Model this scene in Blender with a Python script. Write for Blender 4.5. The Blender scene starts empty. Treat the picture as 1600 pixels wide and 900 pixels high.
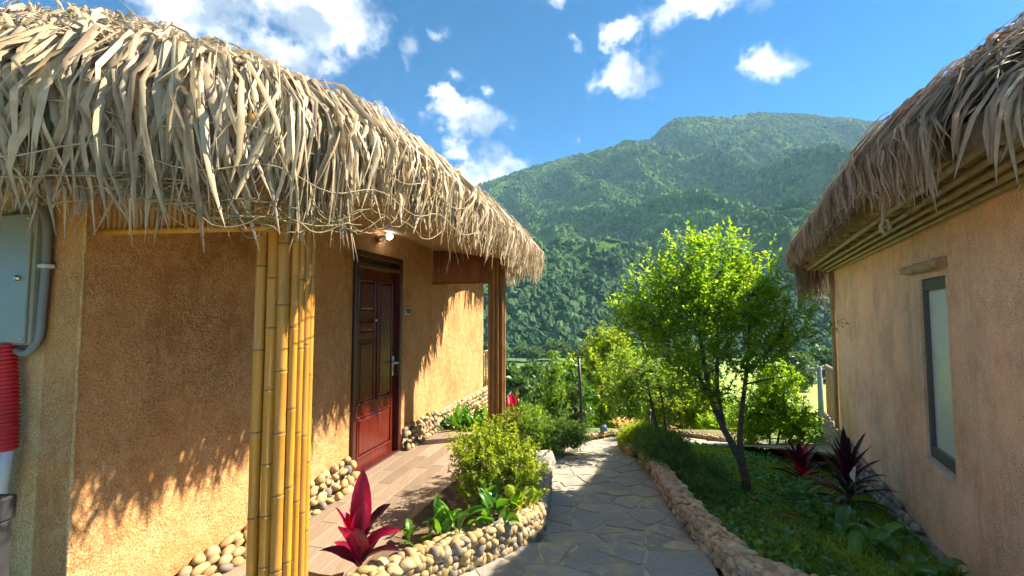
import bpy, math, random
import numpy as np
from mathutils import Vector, Matrix, Euler

R = math.radians
random.seed(7)
rng = np.random.default_rng(11)
scene = bpy.context.scene
C = scene.collection

# ------------------------------------------------------------------ camera, sky, sun, exposure
cam = bpy.data.cameras.new('camera')
cam.lens = 15.75
cam.sensor_width = 36
cam.clip_start = 0.05
cam.clip_end = 6000
cam_o = bpy.data.objects.new('camera', cam)
C.objects.link(cam_o)
cam_o.location = (0, 0, 1.57)
cam_o.rotation_euler = (R(90) + math.atan(40 / 700), 0, 0)
scene.camera = cam_o

SUN_EL = R(42)
SUN_AZ = math.atan2(0.95, 0.31)            # measured from +Y towards +X
SKY_STRENGTH = 0.05
scene.view_settings.view_transform = 'Standard'
scene.view_settings.look = 'None'
scene.view_settings.gamma = 1
scene.view_settings.use_curve_mapping = False
scene.view_settings.exposure = 3.35
scene.cycles.use_denoising = True
scene.cycles.use_adaptive_sampling = True
scene.cycles.adaptive_threshold = 0.02
scene.cycles.max_bounces = 7
scene.cycles.diffuse_bounces = 5
scene.cycles.transparent_max_bounces = 8
scene.cycles.volume_bounces = 0
scene.cycles.sample_clamp_indirect = 6


def build_world():
    w = bpy.data.worlds.new('World')
    scene.world = w
    w.use_nodes = True
    w.cycles.sampling_method = 'MANUAL'
    w.cycles.sample_map_resolution = 512
    nt = w.node_tree
    nt.nodes.clear()
    N, L = nt.nodes.new, nt.links.new
    out = N('ShaderNodeOutputWorld')
    sky = N('ShaderNodeTexSky')
    sky.sky_type = 'NISHITA'
    sky.sun_disc = False
    sky.sun_elevation = SUN_EL
    sky.sun_rotation = SUN_AZ
    sky.air_density = 0.20
    sky.dust_density = 0.1
    sky.ozone_density = 3.0
    bg = N('ShaderNodeBackground')
    bg.inputs['Strength'].default_value = SKY_STRENGTH
    sat = N('ShaderNodeHueSaturation')
    sat.inputs['Hue'].default_value = 0.484
    sat.inputs['Saturation'].default_value = 1.5
    L(sky.outputs[0], sat.inputs['Color'])
    L(sat.outputs[0], bg.inputs['Color'])
    tc = N('ShaderNodeTexCoord')
    # ragged edges: warp the direction, then measure it against each cloud's ellipse
    n1 = N('ShaderNodeTexNoise')
    n1.inputs['Scale'].default_value = 9
    n1.inputs['Detail'].default_value = 6
    n1.inputs['Roughness'].default_value = 0.62
    L(tc.outputs['Generated'], n1.inputs['Vector'])
    sub = N('ShaderNodeVectorMath')
    sub.operation = 'SUBTRACT'
    L(n1.outputs['Color'], sub.inputs[0])
    sub.inputs[1].default_value = (0.5, 0.5, 0.5)
    mad = N('ShaderNodeVectorMath')
    mad.operation = 'MULTIPLY_ADD'
    L(sub.outputs[0], mad.inputs[0])
    mad.inputs[1].default_value = (0.13, 0.13, 0.13)
    L(tc.outputs['Generated'], mad.inputs[2])
    # azimuth (deg right of forward), elevation (deg), half width, half height (deg)
    clouds = [(-31.5, 34.0, 9, 4.2), (-27.5, 27.8, 6.0, 3.0), (-22.5, 32.5, 5.5, 5.0), (-37, 30, 5, 4),
              (-13.5, 30.5, 1.0, 1.9), (-5.6, 23.6, 4.6, 2.4), (-8.6, 25.8, 1.8, 1.2), (-7.2, 20.2, 1.8, 1.2),
              (-2.8, 18.0, 5.2, 2.8), (-7.0, 16.6, 4.0, 2.0), (-6.9, 28.6, 1.4, 1.2), (-2.9, 26.8, 1.0, 1.3),
              (4.8, 36.6, 3.6, 1.6), (7.9, 32.3, 0.9, 0.8), (14.6, 28.0, 4.2, 2.6), (13.9, 32.2, 2.4, 1.2), (16.5, 31.0, 1.2, .9),
              (24.4, 33.4, 6.4, 2.0), (30.6, 26.6, 3.2, 2.3), (6.9, 19.3, 1.2, 0.6), (8.1, 20.9, 0.6, 0.5),
              (-17.5, 22.8, 2.6, 1.6), (-10, 33, 1.2, .9)]
    rr = random.Random(5)
    for k in range(40):  # clouds outside the view, added and enlarged to brighten the shade
        az = rr.uniform(55, 320)
        clouds.append((az, rr.uniform(16, 85), rr.uniform(6, 14), rr.uniform(4, 9)))
    last = None
    lastv = None
    for az, el, rx, ry in clouds:
        a, e = R(az), R(el)
        m = N('ShaderNodeMapping')
        m.vector_type = 'TEXTURE'
        m.inputs['Location'].default_value = (math.cos(e) * math.sin(a), math.cos(e) * math.cos(a), math.sin(e))
        m.inputs['Rotation'].default_value = (e, 0, -a)
        m.inputs['Scale'].default_value = (R(rx) * 1.05, 1.0, R(ry) * 1.1)
        L(mad.outputs[0], m.inputs['Vector'])
        ln = N('ShaderNodeVectorMath')
        ln.operation = 'LENGTH'
        L(m.outputs[0], ln.inputs[0])
        if rx < 1.6:
            sf = N('ShaderNodeMath'); sf.operation = 'MULTIPLY_ADD'
            L(ln.outputs['Value'], sf.inputs[0]); sf.inputs[1].default_value = 0.55; sf.inputs[2].default_value = 0.55
            ln = sf
        if last is None:
            last = ln.outputs['Value']
        else:
            mn = N('ShaderNodeMath')
            mn.operation = 'MINIMUM'
            L(last, mn.inputs[0])
            L(ln.outputs['Value'], mn.inputs[1])
            last = mn.outputs[0]
    n2 = N('ShaderNodeTexNoise')
    n2.inputs['Scale'].default_value = 26
    n2.inputs['Detail'].default_value = 7
    n2.inputs['Roughness'].default_value = 0.6
    L(tc.outputs['Generated'], n2.inputs['Vector'])
    ad = N('ShaderNodeMath')
    ad.operation = 'MULTIPLY_ADD'
    L(n2.outputs['Fac'], ad.inputs[0])
    ad.inputs[1].default_value = 1.5
    L(last, ad.inputs[2])
    mr = N('ShaderNodeMapRange')
    mr.interpolation_type = 'SMOOTHSTEP'
    mr.inputs['From Min'].default_value = 1.84
    mr.inputs['From Max'].default_value = 1.02
    mr.inputs['To Min'].default_value = 0
    mr.inputs['To Max'].default_value = 0.97
    L(ad.outputs[0], mr.inputs['Value'])
    # brightness of the cloud itself
    n3 = N('ShaderNodeTexNoise')
    n3.inputs['Scale'].default_value = 12
    n3.inputs['Detail'].default_value = 5
    L(mad.outputs[0], n3.inputs['Vector'])
    cr = N('ShaderNodeValToRGB')
    cr.color_ramp.elements[0].position = 0.40
    cr.color_ramp.elements[0].color = (0.27, 0.32, 0.38, 1)
    cr.color_ramp.elements[1].position = 0.6
    cr.color_ramp.elements[1].color = (0.80, 0.82, 0.86, 1)
    L(n3.outputs['Fac'], cr.inputs['Fac'])
    bgc = N('ShaderNodeBackground')
    bgc.inputs['Strength'].default_value = 0.21
    L(cr.outputs[0], bgc.inputs['Color'])
    mix = N('ShaderNodeMixShader')
    L(mr.outputs[0], mix.inputs[0])
    L(bg.outputs[0], mix.inputs[1])
    L(bgc.outputs[0], mix.inputs[2])
    L(mix.outputs[0], out.inputs['Surface'])


build_world()
sun = bpy.data.lights.new('sun', 'SUN')
sun.energy = 2.0
sun.angle = R(0.53)
sun.color = (1.0, 0.87, 0.68)
sun_o = bpy.data.objects.new('sun', sun)
C.objects.link(sun_o)
sd = Vector((math.cos(SUN_EL) * math.sin(SUN_AZ), math.cos(SUN_EL) * math.cos(SUN_AZ), math.sin(SUN_EL)))
sun_o.rotation_euler = sd.to_track_quat('Z', 'Y').to_euler()
sun_o.location = sd * 50

# ------------------------------------------------------------------ materials
MATS = {}


def mat(name):
    m = bpy.data.materials.new(name)
    m.use_nodes = True
    nt = m.node_tree
    MATS[name] = m
    return m, nt, nt.nodes['Principled BSDF'], nt.nodes.new, nt.links.new


def noise(nt, vec, scale, detail=4, rough=0.55, dim='Fac'):
    n = nt.nodes.new('ShaderNodeTexNoise')
    n.inputs['Scale'].default_value = scale
    n.inputs['Detail'].default_value = detail
    n.inputs['Roughness'].default_value = rough
    nt.links.new(vec, n.inputs['Vector'])
    return n.outputs[dim]


def coords(nt, scale=None, kind='Object'):
    tc = nt.nodes.new('ShaderNodeTexCoord')
    if scale is None:
        return tc.outputs[kind]
    mp = nt.nodes.new('ShaderNodeMapping')
    mp.inputs['Scale'].default_value = scale
    nt.links.new(tc.outputs[kind], mp.inputs['Vector'])
    return mp.outputs[0]


def ramp(nt, fac, stops):
    r = nt.nodes.new('ShaderNodeValToRGB')
    cr = r.color_ramp
    while len(cr.elements) < len(stops):
        cr.elements.new(0.5)
    for e, (p, c) in zip(cr.elements, stops):
        e.position = p
        e.color = (*c, 1)
    nt.links.new(fac, r.inputs['Fac'])
    return r.outputs['Color']


def mixc(nt, fac, a, b, mode='MIX'):
    m = nt.nodes.new('ShaderNodeMix')
    m.data_type = 'RGBA'
    m.blend_type = mode
    for i, v in ((0, fac), (6, a), (7, b)):
        if isinstance(v, (int, float)):
            m.inputs[i].default_value = v
        elif isinstance(v, tuple):
            m.inputs[i].default_value = (*v, 1)
        else:
            nt.links.new(v, m.inputs[i])
    return m.outputs[2]


def bump(nt, h, strength, dist, b):
    n = nt.nodes.new('ShaderNodeBump')
    n.inputs['Strength'].default_value = strength
    n.inputs['Distance'].default_value = dist
    nt.links.new(h, n.inputs['Height'])
    nt.links.new(n.outputs[0], b.inputs['Normal'])


def rand(nt):
    """a random number for each object and each loose island of a joined mesh"""
    oi = nt.nodes.new('ShaderNodeObjectInfo')
    g = nt.nodes.new('ShaderNodeNewGeometry')
    a = nt.nodes.new('ShaderNodeMath')
    a.operation = 'ADD'
    nt.links.new(oi.outputs['Random'], a.inputs[0])
    nt.links.new(g.outputs['Random Per Island'], a.inputs[1])
    f = nt.nodes.new('ShaderNodeMath')
    f.operation = 'FRACT'
    nt.links.new(a.outputs[0], f.inputs[0])
    return f.outputs[0]


def plain(name, col, rough=0.6, var=0.12, scale=8, metallic=0.0, bmp=0.1):
    m, nt, b, N, L = mat(name)
    v = coords(nt)
    n = noise(nt, v, scale, 5)
    lo = tuple(c * (1 - var) for c in col)
    hi = tuple(min(1, c * (1 + var)) for c in col)
    L(ramp(nt, n, [(0.3, lo), (0.7, hi)]), b.inputs['Base Color'])
    b.inputs['Roughness'].default_value = rough
    b.inputs['Metallic'].default_value = metallic
    if bmp:
        bump(nt, noise(nt, v, scale * 6, 4), bmp, 0.004, b)
    return m


def plaster(name, dark, mid, pale, moss=None, streak=0.6):
    m, nt, b, N, L = mat(name)
    v = coords(nt)
    big = noise(nt, v, 1.6, 6, 0.65)
    base = ramp(nt, big, [(0.36, tuple(c * .97 for c in dark)), (0.5, mid), (0.64, tuple(min(1, c * 1.25) for c in mid))])
    stretched = coords(nt, (1, 1, streak))
    patch = noise(nt, stretched, 3.0, 7, 0.72)
    blotch = noise(nt, stretched, 17, 5, 0.65)
    grain = noise(nt, v, 95, 3, 0.6)
    mul = N('ShaderNodeMath'); mul.operation = 'MULTIPLY'
    pr = ramp(nt, patch, [(0.40, (0.12, 0.12, 0.12)), (0.60, (1, 1, 1))])
    gr = ramp(nt, grain, [(0.47, (0, 0, 0)), (0.57, (1, 1, 1))])
    L(pr, mul.inputs[0]); L(gr, mul.inputs[1])
    col = mixc(nt, ramp(nt, blotch, [(0.50, (0, 0, 0)), (0.62, (0.42, 0.42, 0.42))]), base, pale)
    col = mixc(nt, mul.outputs[0], col, pale)
    pit = ramp(nt, noise(nt, v, 120, 2), [(0.34, (0.6, 0.54, 0.48)), (0.47, (1, 1, 1))])
    col = mixc(nt, 0.85, col, pit, 'MULTIPLY')
    if moss:
        zn = N('ShaderNodeSeparateXYZ'); L(v, zn.inputs[0])
        st = noise(nt, coords(nt, (3, 3, 0.12)), 2.2, 4, 0.6)
        col = mixc(nt, ramp(nt, st, [(0.56, (0, 0, 0)), (0.72, (0.65, 0.65, 0.65))]), col, moss)
    L(col, b.inputs['Base Color'])
    b.inputs['Roughness'].default_value = 0.95
    b.inputs['Specular IOR Level'].default_value = 0.15
    h = N('ShaderNodeMath'); h.operation = 'ADD'
    L(grain, h.inputs[0]); L(noise(nt, v, 60, 4), h.inputs[1])
    h2 = N('ShaderNodeMath'); h2.operation = 'MULTIPLY_ADD'
    L(noise(nt, coords(nt, (1, 1, 1.8)), 7, 4), h2.inputs[0]); h2.inputs[1].default_value = 2.5; L(h.outputs[0], h2.inputs[2])
    bump(nt, h2.outputs[0], 0.75, 0.008, b)
    return m


plaster('ochre_plaster', (0.33, 0.155, 0.054), (0.41, 0.20, 0.076), (0.58, 0.38, 0.19), moss=None)
plaster('grey_plaster', (0.36, 0.22, 0.09), (0.47, 0.30, 0.125), (0.68, 0.54, 0.31))
plaster('pink_plaster', (0.64, 0.345, 0.195), (0.80, 0.48, 0.29), (0.90, 0.71, 0.53), moss=(0.58, 0.41, 0.25), streak=0.45)


def pebble_mat(name, stops):
    m, nt, b, N, L = mat(name)
    v = coords(nt)
    r = rand(nt)
    c = ramp(nt, r, stops)
    n = noise(nt, v, 14, 5)
    c = mixc(nt, 0.75, c, ramp(nt, n, [(0.3, (0.62, 0.6, 0.56)), (0.65, (1, 1, 1))]), 'MULTIPLY')
    L(c, b.inputs['Base Color'])
    b.inputs['Roughness'].default_value = 0.75
    bump(nt, noise(nt, v, 60, 4), 0.25, 0.003, b)


pebble_mat('river_pebble', [(0.0, (0.38, 0.27, 0.12)), (0.2, (0.44, 0.31, 0.13)), (0.38, (0.31, 0.20, 0.085)), (0.5, (0.48, 0.38, 0.21)),
                            (0.66, (0.38, 0.25, 0.10)), (0.82, (0.25, 0.21, 0.15)), (0.94, (0.13, 0.125, 0.115)), (1.0, (0.38, 0.27, 0.15))])
pebble_mat('pink_pebble', [(0.0, (0.44, 0.29, 0.16)), (0.3, (0.55, 0.38, 0.22)), (0.55, (0.33, 0.22, 0.13)), (0.8, (0.60, 0.45, 0.28)), (1.0, (0.28, 0.21, 0.15))])
pebble_mat('grey_pebble', [(0.0, (0.30, 0.265, 0.21)), (0.4, (0.40, 0.35, 0.27)), (0.7, (0.21, 0.19, 0.155)), (1.0, (0.46, 0.40, 0.31))])
plain('mortar', (0.27, 0.21, 0.13), 0.95, 0.3, 25, bmp=0.5)
plain('grey_mortar', (0.20, 0.19, 0.17), 0.95, 0.3, 25, bmp=0.5)


def slate():
    m, nt, b, N, L = mat('slate')
    v = coords(nt)
    r = rand(nt)
    c = ramp(nt, r, [(0, (0.24, 0.235, 0.23)), (0.4, (0.33, 0.32, 0.31)), (0.75, (0.28, 0.27, 0.265)), (1, (0.38, 0.365, 0.35))])
    st = noise(nt, coords(nt, (1.2, 6, 1)), 4.2, 9, 0.75)
    c = mixc(nt, ramp(nt, st, [(0.45, (0, 0, 0)), (0.58, (0.8, 0.8, 0.8))]), c, (0.34, 0.30, 0.21))
    c = mixc(nt, ramp(nt, noise(nt, coords(nt, (2, 11, 1)), 5, 9, 0.78), [(0.55, (0, 0, 0)), (0.66, (0.7, 0.7, 0.7))]), c, (0.42, 0.40, 0.37))
    c = mixc(nt, ramp(nt, noise(nt, coords(nt, (3, 9, 1)), 6, 8, 0.75), [(0.34, (0.9, 0.9, 0.9)), (0.45, (0, 0, 0))]), c, (0.15, 0.15, 0.155))
    c = mixc(nt, ramp(nt, noise(nt, v, 3.4, 8, 0.75), [(0.53, (0, 0, 0)), (0.58, (0.85, 0.85, 0.85))]), c, (0.45, 0.38, 0.23))
    L(c, b.inputs['Base Color'])
    b.inputs['Roughness'].default_value = 0.78
    b.inputs['Specular IOR Level'].default_value = 0.3
    h = noise(nt, coords(nt, (2, 8, 1)), 6, 9, 0.75)
    bump(nt, h, 0.8, 0.02, b)


slate()
plain('path_mortar', (0.37, 0.325, 0.225), 0.95, 0.35, 9, bmp=0.5)


def bamboo(name, cols, rough=0.42):
    m, nt, b, N, L = mat(name)
    r = rand(nt)
    c = ramp(nt, r, cols)
    st = noise(nt, coords(nt, (30, 30, 1.2)), 2.0, 5)
    c = mixc(nt, 0.7, c, ramp(nt, st, [(0.3, (0.6, 0.55, 0.45)), (0.62, (1, 1, 1))]), 'MULTIPLY')
    bl = noise(nt, coords(nt), 5, 5, 0.7)
    c = mixc(nt, ramp(nt, bl, [(0.55, (0, 0, 0)), (0.75, (0.7, 0.7, 0.7))]), c, tuple(x * 0.5 for x in cols[0][1]))
    L(c, b.inputs['Base Color'])
    b.inputs['Roughness'].default_value = rough
    bump(nt, st, 0.2, 0.002, b)


bamboo('yellow_bamboo', [(0, (0.53, 0.245, 0.026)), (0.5, (0.58, 0.275, 0.03)), (1, (0.46, 0.22, 0.034))])
bamboo('brown_bamboo', [(0, (0.27, 0.12, 0.03)), (0.5, (0.38, 0.19, 0.05)), (1, (0.22, 0.10, 0.03))])
bamboo('red_bamboo', [(0, (0.26, 0.085, 0.03)), (0.5, (0.33, 0.12, 0.04)), (1, (0.20, 0.065, 0.025))])
bamboo('grey_bamboo', [(0, (0.28, 0.2, 0.1)), (0.5, (0.36, 0.27, 0.14)), (1, (0.24, 0.18, 0.1))])
plain('bamboo_node', (0.20, 0.115, 0.04), 0.6, 0.2, 20)


def thatch_mat(name, stops, trans=0.18):
    m, nt, b, N, L = mat(name)
    out = nt.nodes['Material Output']
    r = rand(nt)
    c = ramp(nt, r, stops)
    n = noise(nt, coords(nt), 9, 5, 0.7)
    c = mixc(nt, 0.8, c, ramp(nt, n, [(0.3, (0.55, 0.48, 0.4)), (0.62, (1, 1, 1))]), 'MULTIPLY')
    L(c, b.inputs['Base Color'])
    b.inputs['Roughness'].default_value = 0.55
    b.inputs['Specular IOR Level'].default_value = 0.35
    t = N('ShaderNodeBsdfTranslucent')
    L(c, t.inputs['Color'])
    mx = N('ShaderNodeMixShader')
    mx.inputs[0].default_value = trans
    L(b.outputs[0], mx.inputs[1]); L(t.outputs[0], mx.inputs[2])
    L(mx.outputs[0], out.inputs['Surface'])


thatch_mat('pale_thatch', [(0, (0.42, 0.33, 0.205)), (0.25, (0.55, 0.45, 0.28)), (0.45, (0.33, 0.255, 0.165)), (0.6, (0.62, 0.53, 0.36)),
                           (0.78, (0.45, 0.36, 0.235)), (0.9, (0.20, 0.14, 0.09)), (1, (0.68, 0.59, 0.42))])
thatch_mat('brown_thatch', [(0, (0.34, 0.24, 0.16)), (0.3, (0.42, 0.31, 0.21)), (0.5, (0.24, 0.165, 0.105)), (0.75, (0.48, 0.38, 0.27)),
                            (0.9, (0.19, 0.13, 0.085)), (1, (0.54, 0.45, 0.34))])
plain('thatch_core', (0.20, 0.145, 0.085), 0.9, 0.45, 14, bmp=0.6)
plain('woven_ceiling', (0.33, 0.2, 0.08), 0.8, 0.35, 9, bmp=0.4)
plain('rope', (0.33, 0.28, 0.18), 0.9, 0.25, 30)
plain('dried_vine', (0.24, 0.20, 0.10), 0.9, 0.35, 12)


def door_mat():
    m, nt, b, N, L = mat('lacquered_wood')
    st = noise(nt, coords(nt, (14, 14, 0.8)), 3, 6, 0.6)
    L(ramp(nt, st, [(0.3, (0.06, 0.006, 0.003)), (0.55, (0.10, 0.011, 0.005)), (0.75, (0.14, 0.018, 0.007))]), b.inputs['Base Color'])
    b.inputs['Roughness'].default_value = 0.24
    bump(nt, st, 0.08, 0.003, b)


door_mat()
plain('dark_frame_wood', (0.055, 0.012, 0.008), 0.3, 0.3, 6)
plain('steel', (0.6, 0.6, 0.6), 0.3, 0.1, 10, metallic=1.0)
plain('black_iron', (0.02, 0.02, 0.022), 0.5, 0.2, 10)


def tile_mat():
    m, nt, b, N, L = mat('wood_look_tile')
    r = rand(nt)
    c = ramp(nt, r, [(0, (0.225, 0.17, 0.125)), (0.35, (0.28, 0.215, 0.16)), (0.7, (0.21, 0.16, 0.118)), (1, (0.32, 0.25, 0.19))])
    mp = N('ShaderNodeMapping')
    mp.inputs['Rotation'].default_value = (0, 0, math.atan2(0.25, 1))
    mp.inputs['Scale'].default_value = (26, 1.6, 1)
    L(coords(nt), mp.inputs['Vector'])
    st = noise(nt, mp.outputs[0], 1.6, 6, 0.65)
    c = mixc(nt, 0.7, c, ramp(nt, st, [(0.3, (0.66, 0.62, 0.58)), (0.65, (1, 1, 1))]), 'MULTIPLY')
    L(c, b.inputs['Base Color'])
    b.inputs['Roughness'].default_value = 0.5


tile_mat()
plain('grout', (0.36, 0.27, 0.18), 0.95, 0.15, 30)
plain('box_paint', (0.23, 0.245, 0.19), 0.4, 0.06, 3, bmp=0.02)
plain('grey_conduit', (0.17, 0.18, 0.19), 0.45, 0.1, 6)
plain('red_conduit', (0.50, 0.015, 0.02), 0.35, 0.08, 6)
plain('white_pipe', (0.52, 0.54, 0.54), 0.35, 0.05, 5)
plain('charcoal_paint', (0.022, 0.023, 0.028), 0.55, 0.25, 18)
plain('window_frame', (0.075, 0.075, 0.065), 0.4, 0.1, 8)
plain('sill_paint', (0.52, 0.47, 0.42), 0.7, 0.1, 8)
plain('lintel_plaster', (0.47, 0.32, 0.18), 0.95, 0.25, 14, bmp=0.6)
plain('number_plate', (0.55, 0.5, 0.42), 0.5, 0.1, 10)
plain('dark_ink', (0.02, 0.015, 0.015), 0.6, 0.1, 10)
plain('boulder', (0.26, 0.25, 0.23), 0.85, 0.35, 9, bmp=0.6)


def frosted():
    m, nt, b, N, L = mat('frosted_glass')
    n = noise(nt, coords(nt), 3, 3)
    L(ramp(nt, n, [(0.3, (0.70, 0.76, 0.70)), (0.7, (0.76, 0.82, 0.76))]), b.inputs['Base Color'])
    b.inputs['Roughness'].default_value = 0.35
    b.inputs['Coat Weight'].default_value = 0.8
    b.inputs['Coat Roughness'].default_value = 0.015


frosted()
m, nt, b, N, L = mat('lamp_globe')
b.inputs['Base Color'].default_value = (0.9, 0.9, 0.88, 1)
b.inputs['Emission Color'].default_value = (1, 0.97, 0.92, 1)
b.inputs['Emission Strength'].default_value = 2.5


def foliage(name, stops, trans=0.4, tcol=None, rough=0.45, spec=0.3):
    m, nt, b, N, L = mat(name)
    out = nt.nodes['Material Output']
    c = ramp(nt, rand(nt), stops)
    big = noise(nt, coords(nt), 2.5, 3)
    c = mixc(nt, 0.5, c, ramp(nt, big, [(0.35, (0.7, 0.75, 0.7)), (0.65, (1, 1, 1))]), 'MULTIPLY')
    fine = noise(nt, coords(nt, (1, 1, .4)), 38, 4, 0.65)
    c = mixc(nt, 0.6, c, ramp(nt, fine, [(0.35, (0.6, 0.6, 0.6)), (0.62, (1.1, 1.1, 1.1))]), 'MULTIPLY')
    L(c, b.inputs['Base Color'])
    b.inputs['Roughness'].default_value = rough
    b.inputs['Specular IOR Level'].default_value = spec
    t = N('ShaderNodeBsdfTranslucent')
    if tcol is None:
        tcol = (1.7, 1.6, 0.5)
    t2 = mixc(nt, 1.0, c, tcol, 'MULTIPLY')
    L(t2, t.inputs['Color'])
    mx = N('ShaderNodeMixShader')
    mx.inputs[0].default_value = trans
    L(b.outputs[0], mx.inputs[1]); L(t.outputs[0], mx.inputs[2])
    L(mx.outputs[0], out.inputs['Surface'])


foliage('bright_leaf', [(0, (0.11, 0.24, 0.018)), (0.5, (0.18, 0.35, 0.025)), (0.85, (0.25, 0.42, 0.035)), (1, (0.37, 0.44, 0.05))], 0.6, (2.0, 1.8, 0.5))
foliage('lime_leaf', [(0, (0.19, 0.29, 0.025)), (0.5, (0.28, 0.39, 0.035)), (1, (0.40, 0.44, 0.05))], 0.5)
foliage('mid_leaf', [(0, (0.09, 0.19, 0.025)), (0.5, (0.14, 0.27, 0.035)), (1, (0.22, 0.34, 0.05))], 0.5)
foliage('dark_leaf', [(0, (0.04, 0.09, 0.02)), (0.5, (0.07, 0.13, 0.03)), (1, (0.13, 0.17, 0.045))], 0.35)
foliage('juniper', [(0, (0.07, 0.15, 0.04)), (0.5, (0.11, 0.21, 0.05)), (1, (0.18, 0.27, 0.06))], 0.35)
foliage('glossy_leaf', [(0, (0.05, 0.16, 0.02)), (0.5, (0.09, 0.24, 0.025)), (1, (0.16, 0.32, 0.04))], 0.35, rough=0.3, spec=0.5)
foliage('shade_leaf', [(0, (0.05, 0.16, 0.03)), (0.5, (0.085, 0.24, 0.04)), (1, (0.14, 0.31, 0.055))], 0.3, rough=0.35, spec=0.5)
foliage('crimson_leaf', [(0, (0.42, 0.012, 0.075)), (0.5, (0.30, 0.012, 0.06)), (1, (0.50, 0.015, 0.05))], 0.4, (1.6, 0.5, 0.8), 0.4, 0.4)
foliage('purple_leaf', [(0, (0.045, 0.014, 0.022)), (0.5, (0.08, 0.017, 0.03)), (1, (0.14, 0.024, 0.04))], 0.25, (1.8, 0.4, 0.7), 0.3, 0.5)
foliage('red_leaf', [(0, (0.36, 0.012, 0.03)), (1, (0.55, 0.015, 0.035))], 0.35, (1.6, 0.5, 0.6), 0.35, 0.5)
foliage('grass_blade', [(0, (0.17, 0.30, 0.04)), (0.5, (0.26, 0.42, 0.055)), (1, (0.36, 0.48, 0.08))], 0.4)
foliage('far_leaf', [(0, (0.045, 0.11, 0.03)), (0.5, (0.075, 0.16, 0.04)), (1, (0.13, 0.22, 0.05))], 0.3)
foliage('white_petal', [(0, (0.75, 0.75, 0.65)), (1, (0.8, 0.8, 0.72))], 0.3, (1, 1, 1))
plain('dead_leaf', (0.20, 0.085, 0.04), 0.7, 0.3, 20)
plain('bark', (0.10, 0.07, 0.045), 0.9, 0.45, 18, bmp=0.8)


def ground_mat():
    m, nt, b, N, L = mat('ground')
    v = coords(nt)
    n = noise(nt, v, 0.9, 6, 0.65)
    c = ramp(nt, n, [(0.35, (0.05, 0.10, 0.02)), (0.5, (0.085, 0.15, 0.03)), (0.62, (0.15, 0.125, 0.06)), (0.75, (0.17, 0.13, 0.075))])
    far = ramp(nt, noise(nt, v, 0.035, 4), [(0.35, (0.05, 0.11, 0.02)), (0.55, (0.13, 0.22, 0.035)), (0.7, (0.24, 0.27, 0.06))])
    sx = N('ShaderNodeSeparateXYZ'); L(v, sx.inputs[0])
    f = N('ShaderNodeMapRange')
    f.inputs['From Min'].default_value = 12; f.inputs['From Max'].default_value = 30
    L(sx.outputs['Y'], f.inputs['Value'])
    L(mixc(nt, f.outputs[0], c, far), b.inputs['Base Color'])
    b.inputs['Roughness'].default_value = 0.95
    bump(nt, noise(nt, v, 30, 5), 0.5, 0.02, b)


ground_mat()


def field_mat(name, a, c2):
    m, nt, b, N, L = mat(name)
    v = coords(nt)
    L(ramp(nt, noise(nt, v, 0.35, 6, 0.6), [(0.35, a), (0.65, c2)]), b.inputs['Base Color'])
    b.inputs['Roughness'].default_value = 0.95
    bump(nt, noise(nt, v, 3, 5), 0.5, 0.08, b)


field_mat('orange_soil', (0.44, 0.19, 0.05), (0.52, 0.24, 0.07))
field_mat('rice_green', (0.17, 0.26, 0.04), (0.26, 0.33, 0.06))
field_mat('rice_yellow', (0.33, 0.33, 0.06), (0.40, 0.38, 0.08))
plain('soil', (0.13, 0.085, 0.05), 0.95, 0.4, 14, bmp=0.7)


def forest_ground():
    m, nt, b, N, L = mat('forest_floor')
    v = coords(nt)
    n = noise(nt, v, 0.012, 6, 0.6)
    c = ramp(nt, n, [(0.35, (0.045, 0.10, 0.018)), (0.5, (0.075, 0.155, 0.028)), (0.62, (0.13, 0.22, 0.045)), (0.74, (0.18, 0.25, 0.06))])
    L(c, b.inputs['Base Color'])
    b.inputs['Roughness'].default_value = 1
    b.inputs['Specular IOR Level'].default_value = 0
    bump(nt, noise(nt, v, 0.12, 6, 0.7), 1.0, 5, b)


forest_ground()


def forest_crown():
    m, nt, b, N, L = mat('forest_crown')
    oi = N('ShaderNodeObjectInfo')
    c = ramp(nt, oi.outputs['Random'], [(0, (0.045, 0.10, 0.018)), (0.5, (0.065, 0.14, 0.024)), (0.8, (0.09, 0.17, 0.03)), (1, (0.14, 0.22, 0.04))])
    big = noise(nt, oi.outputs['Location'], 0.010, 5, 0.6)
    c = mixc(nt, ramp(nt, big, [(0.5, (0, 0, 0)), (0.66, (0.85, 0.85, 0.85))]), c, (0.15, 0.25, 0.045))
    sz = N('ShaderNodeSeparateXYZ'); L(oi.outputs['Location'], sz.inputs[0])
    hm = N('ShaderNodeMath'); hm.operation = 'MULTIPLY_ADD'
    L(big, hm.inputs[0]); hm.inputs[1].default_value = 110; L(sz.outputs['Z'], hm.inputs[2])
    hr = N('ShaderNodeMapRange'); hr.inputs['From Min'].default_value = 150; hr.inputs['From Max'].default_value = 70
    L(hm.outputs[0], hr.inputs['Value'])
    c = mixc(nt, hr.outputs[0], c, ramp(nt, oi.outputs['Random'], [(0, (0.030, 0.072, 0.028)), (0.7, (0.042, 0.095, 0.036)), (1, (0.065, 0.125, 0.042))]))  # lower crowns coloured darker, painting in the cloud shadow on the foot slopes
    L(c, b.inputs['Base Color'])
    b.inputs['Roughness'].default_value = 0.9
    b.inputs['Specular IOR Level'].default_value = 0.1
    bump(nt, noise(nt, coords(nt), 3, 5, 0.7), 0.6, 0.3, b)


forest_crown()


# ------------------------------------------------------------------ mesh helpers
def tag(o, label=None, cat=None, group=None, kind=None):
    if label: o['label'] = label
    if cat: o['category'] = cat
    if group: o['group'] = group
    if kind: o['kind'] = kind
    return o


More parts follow.
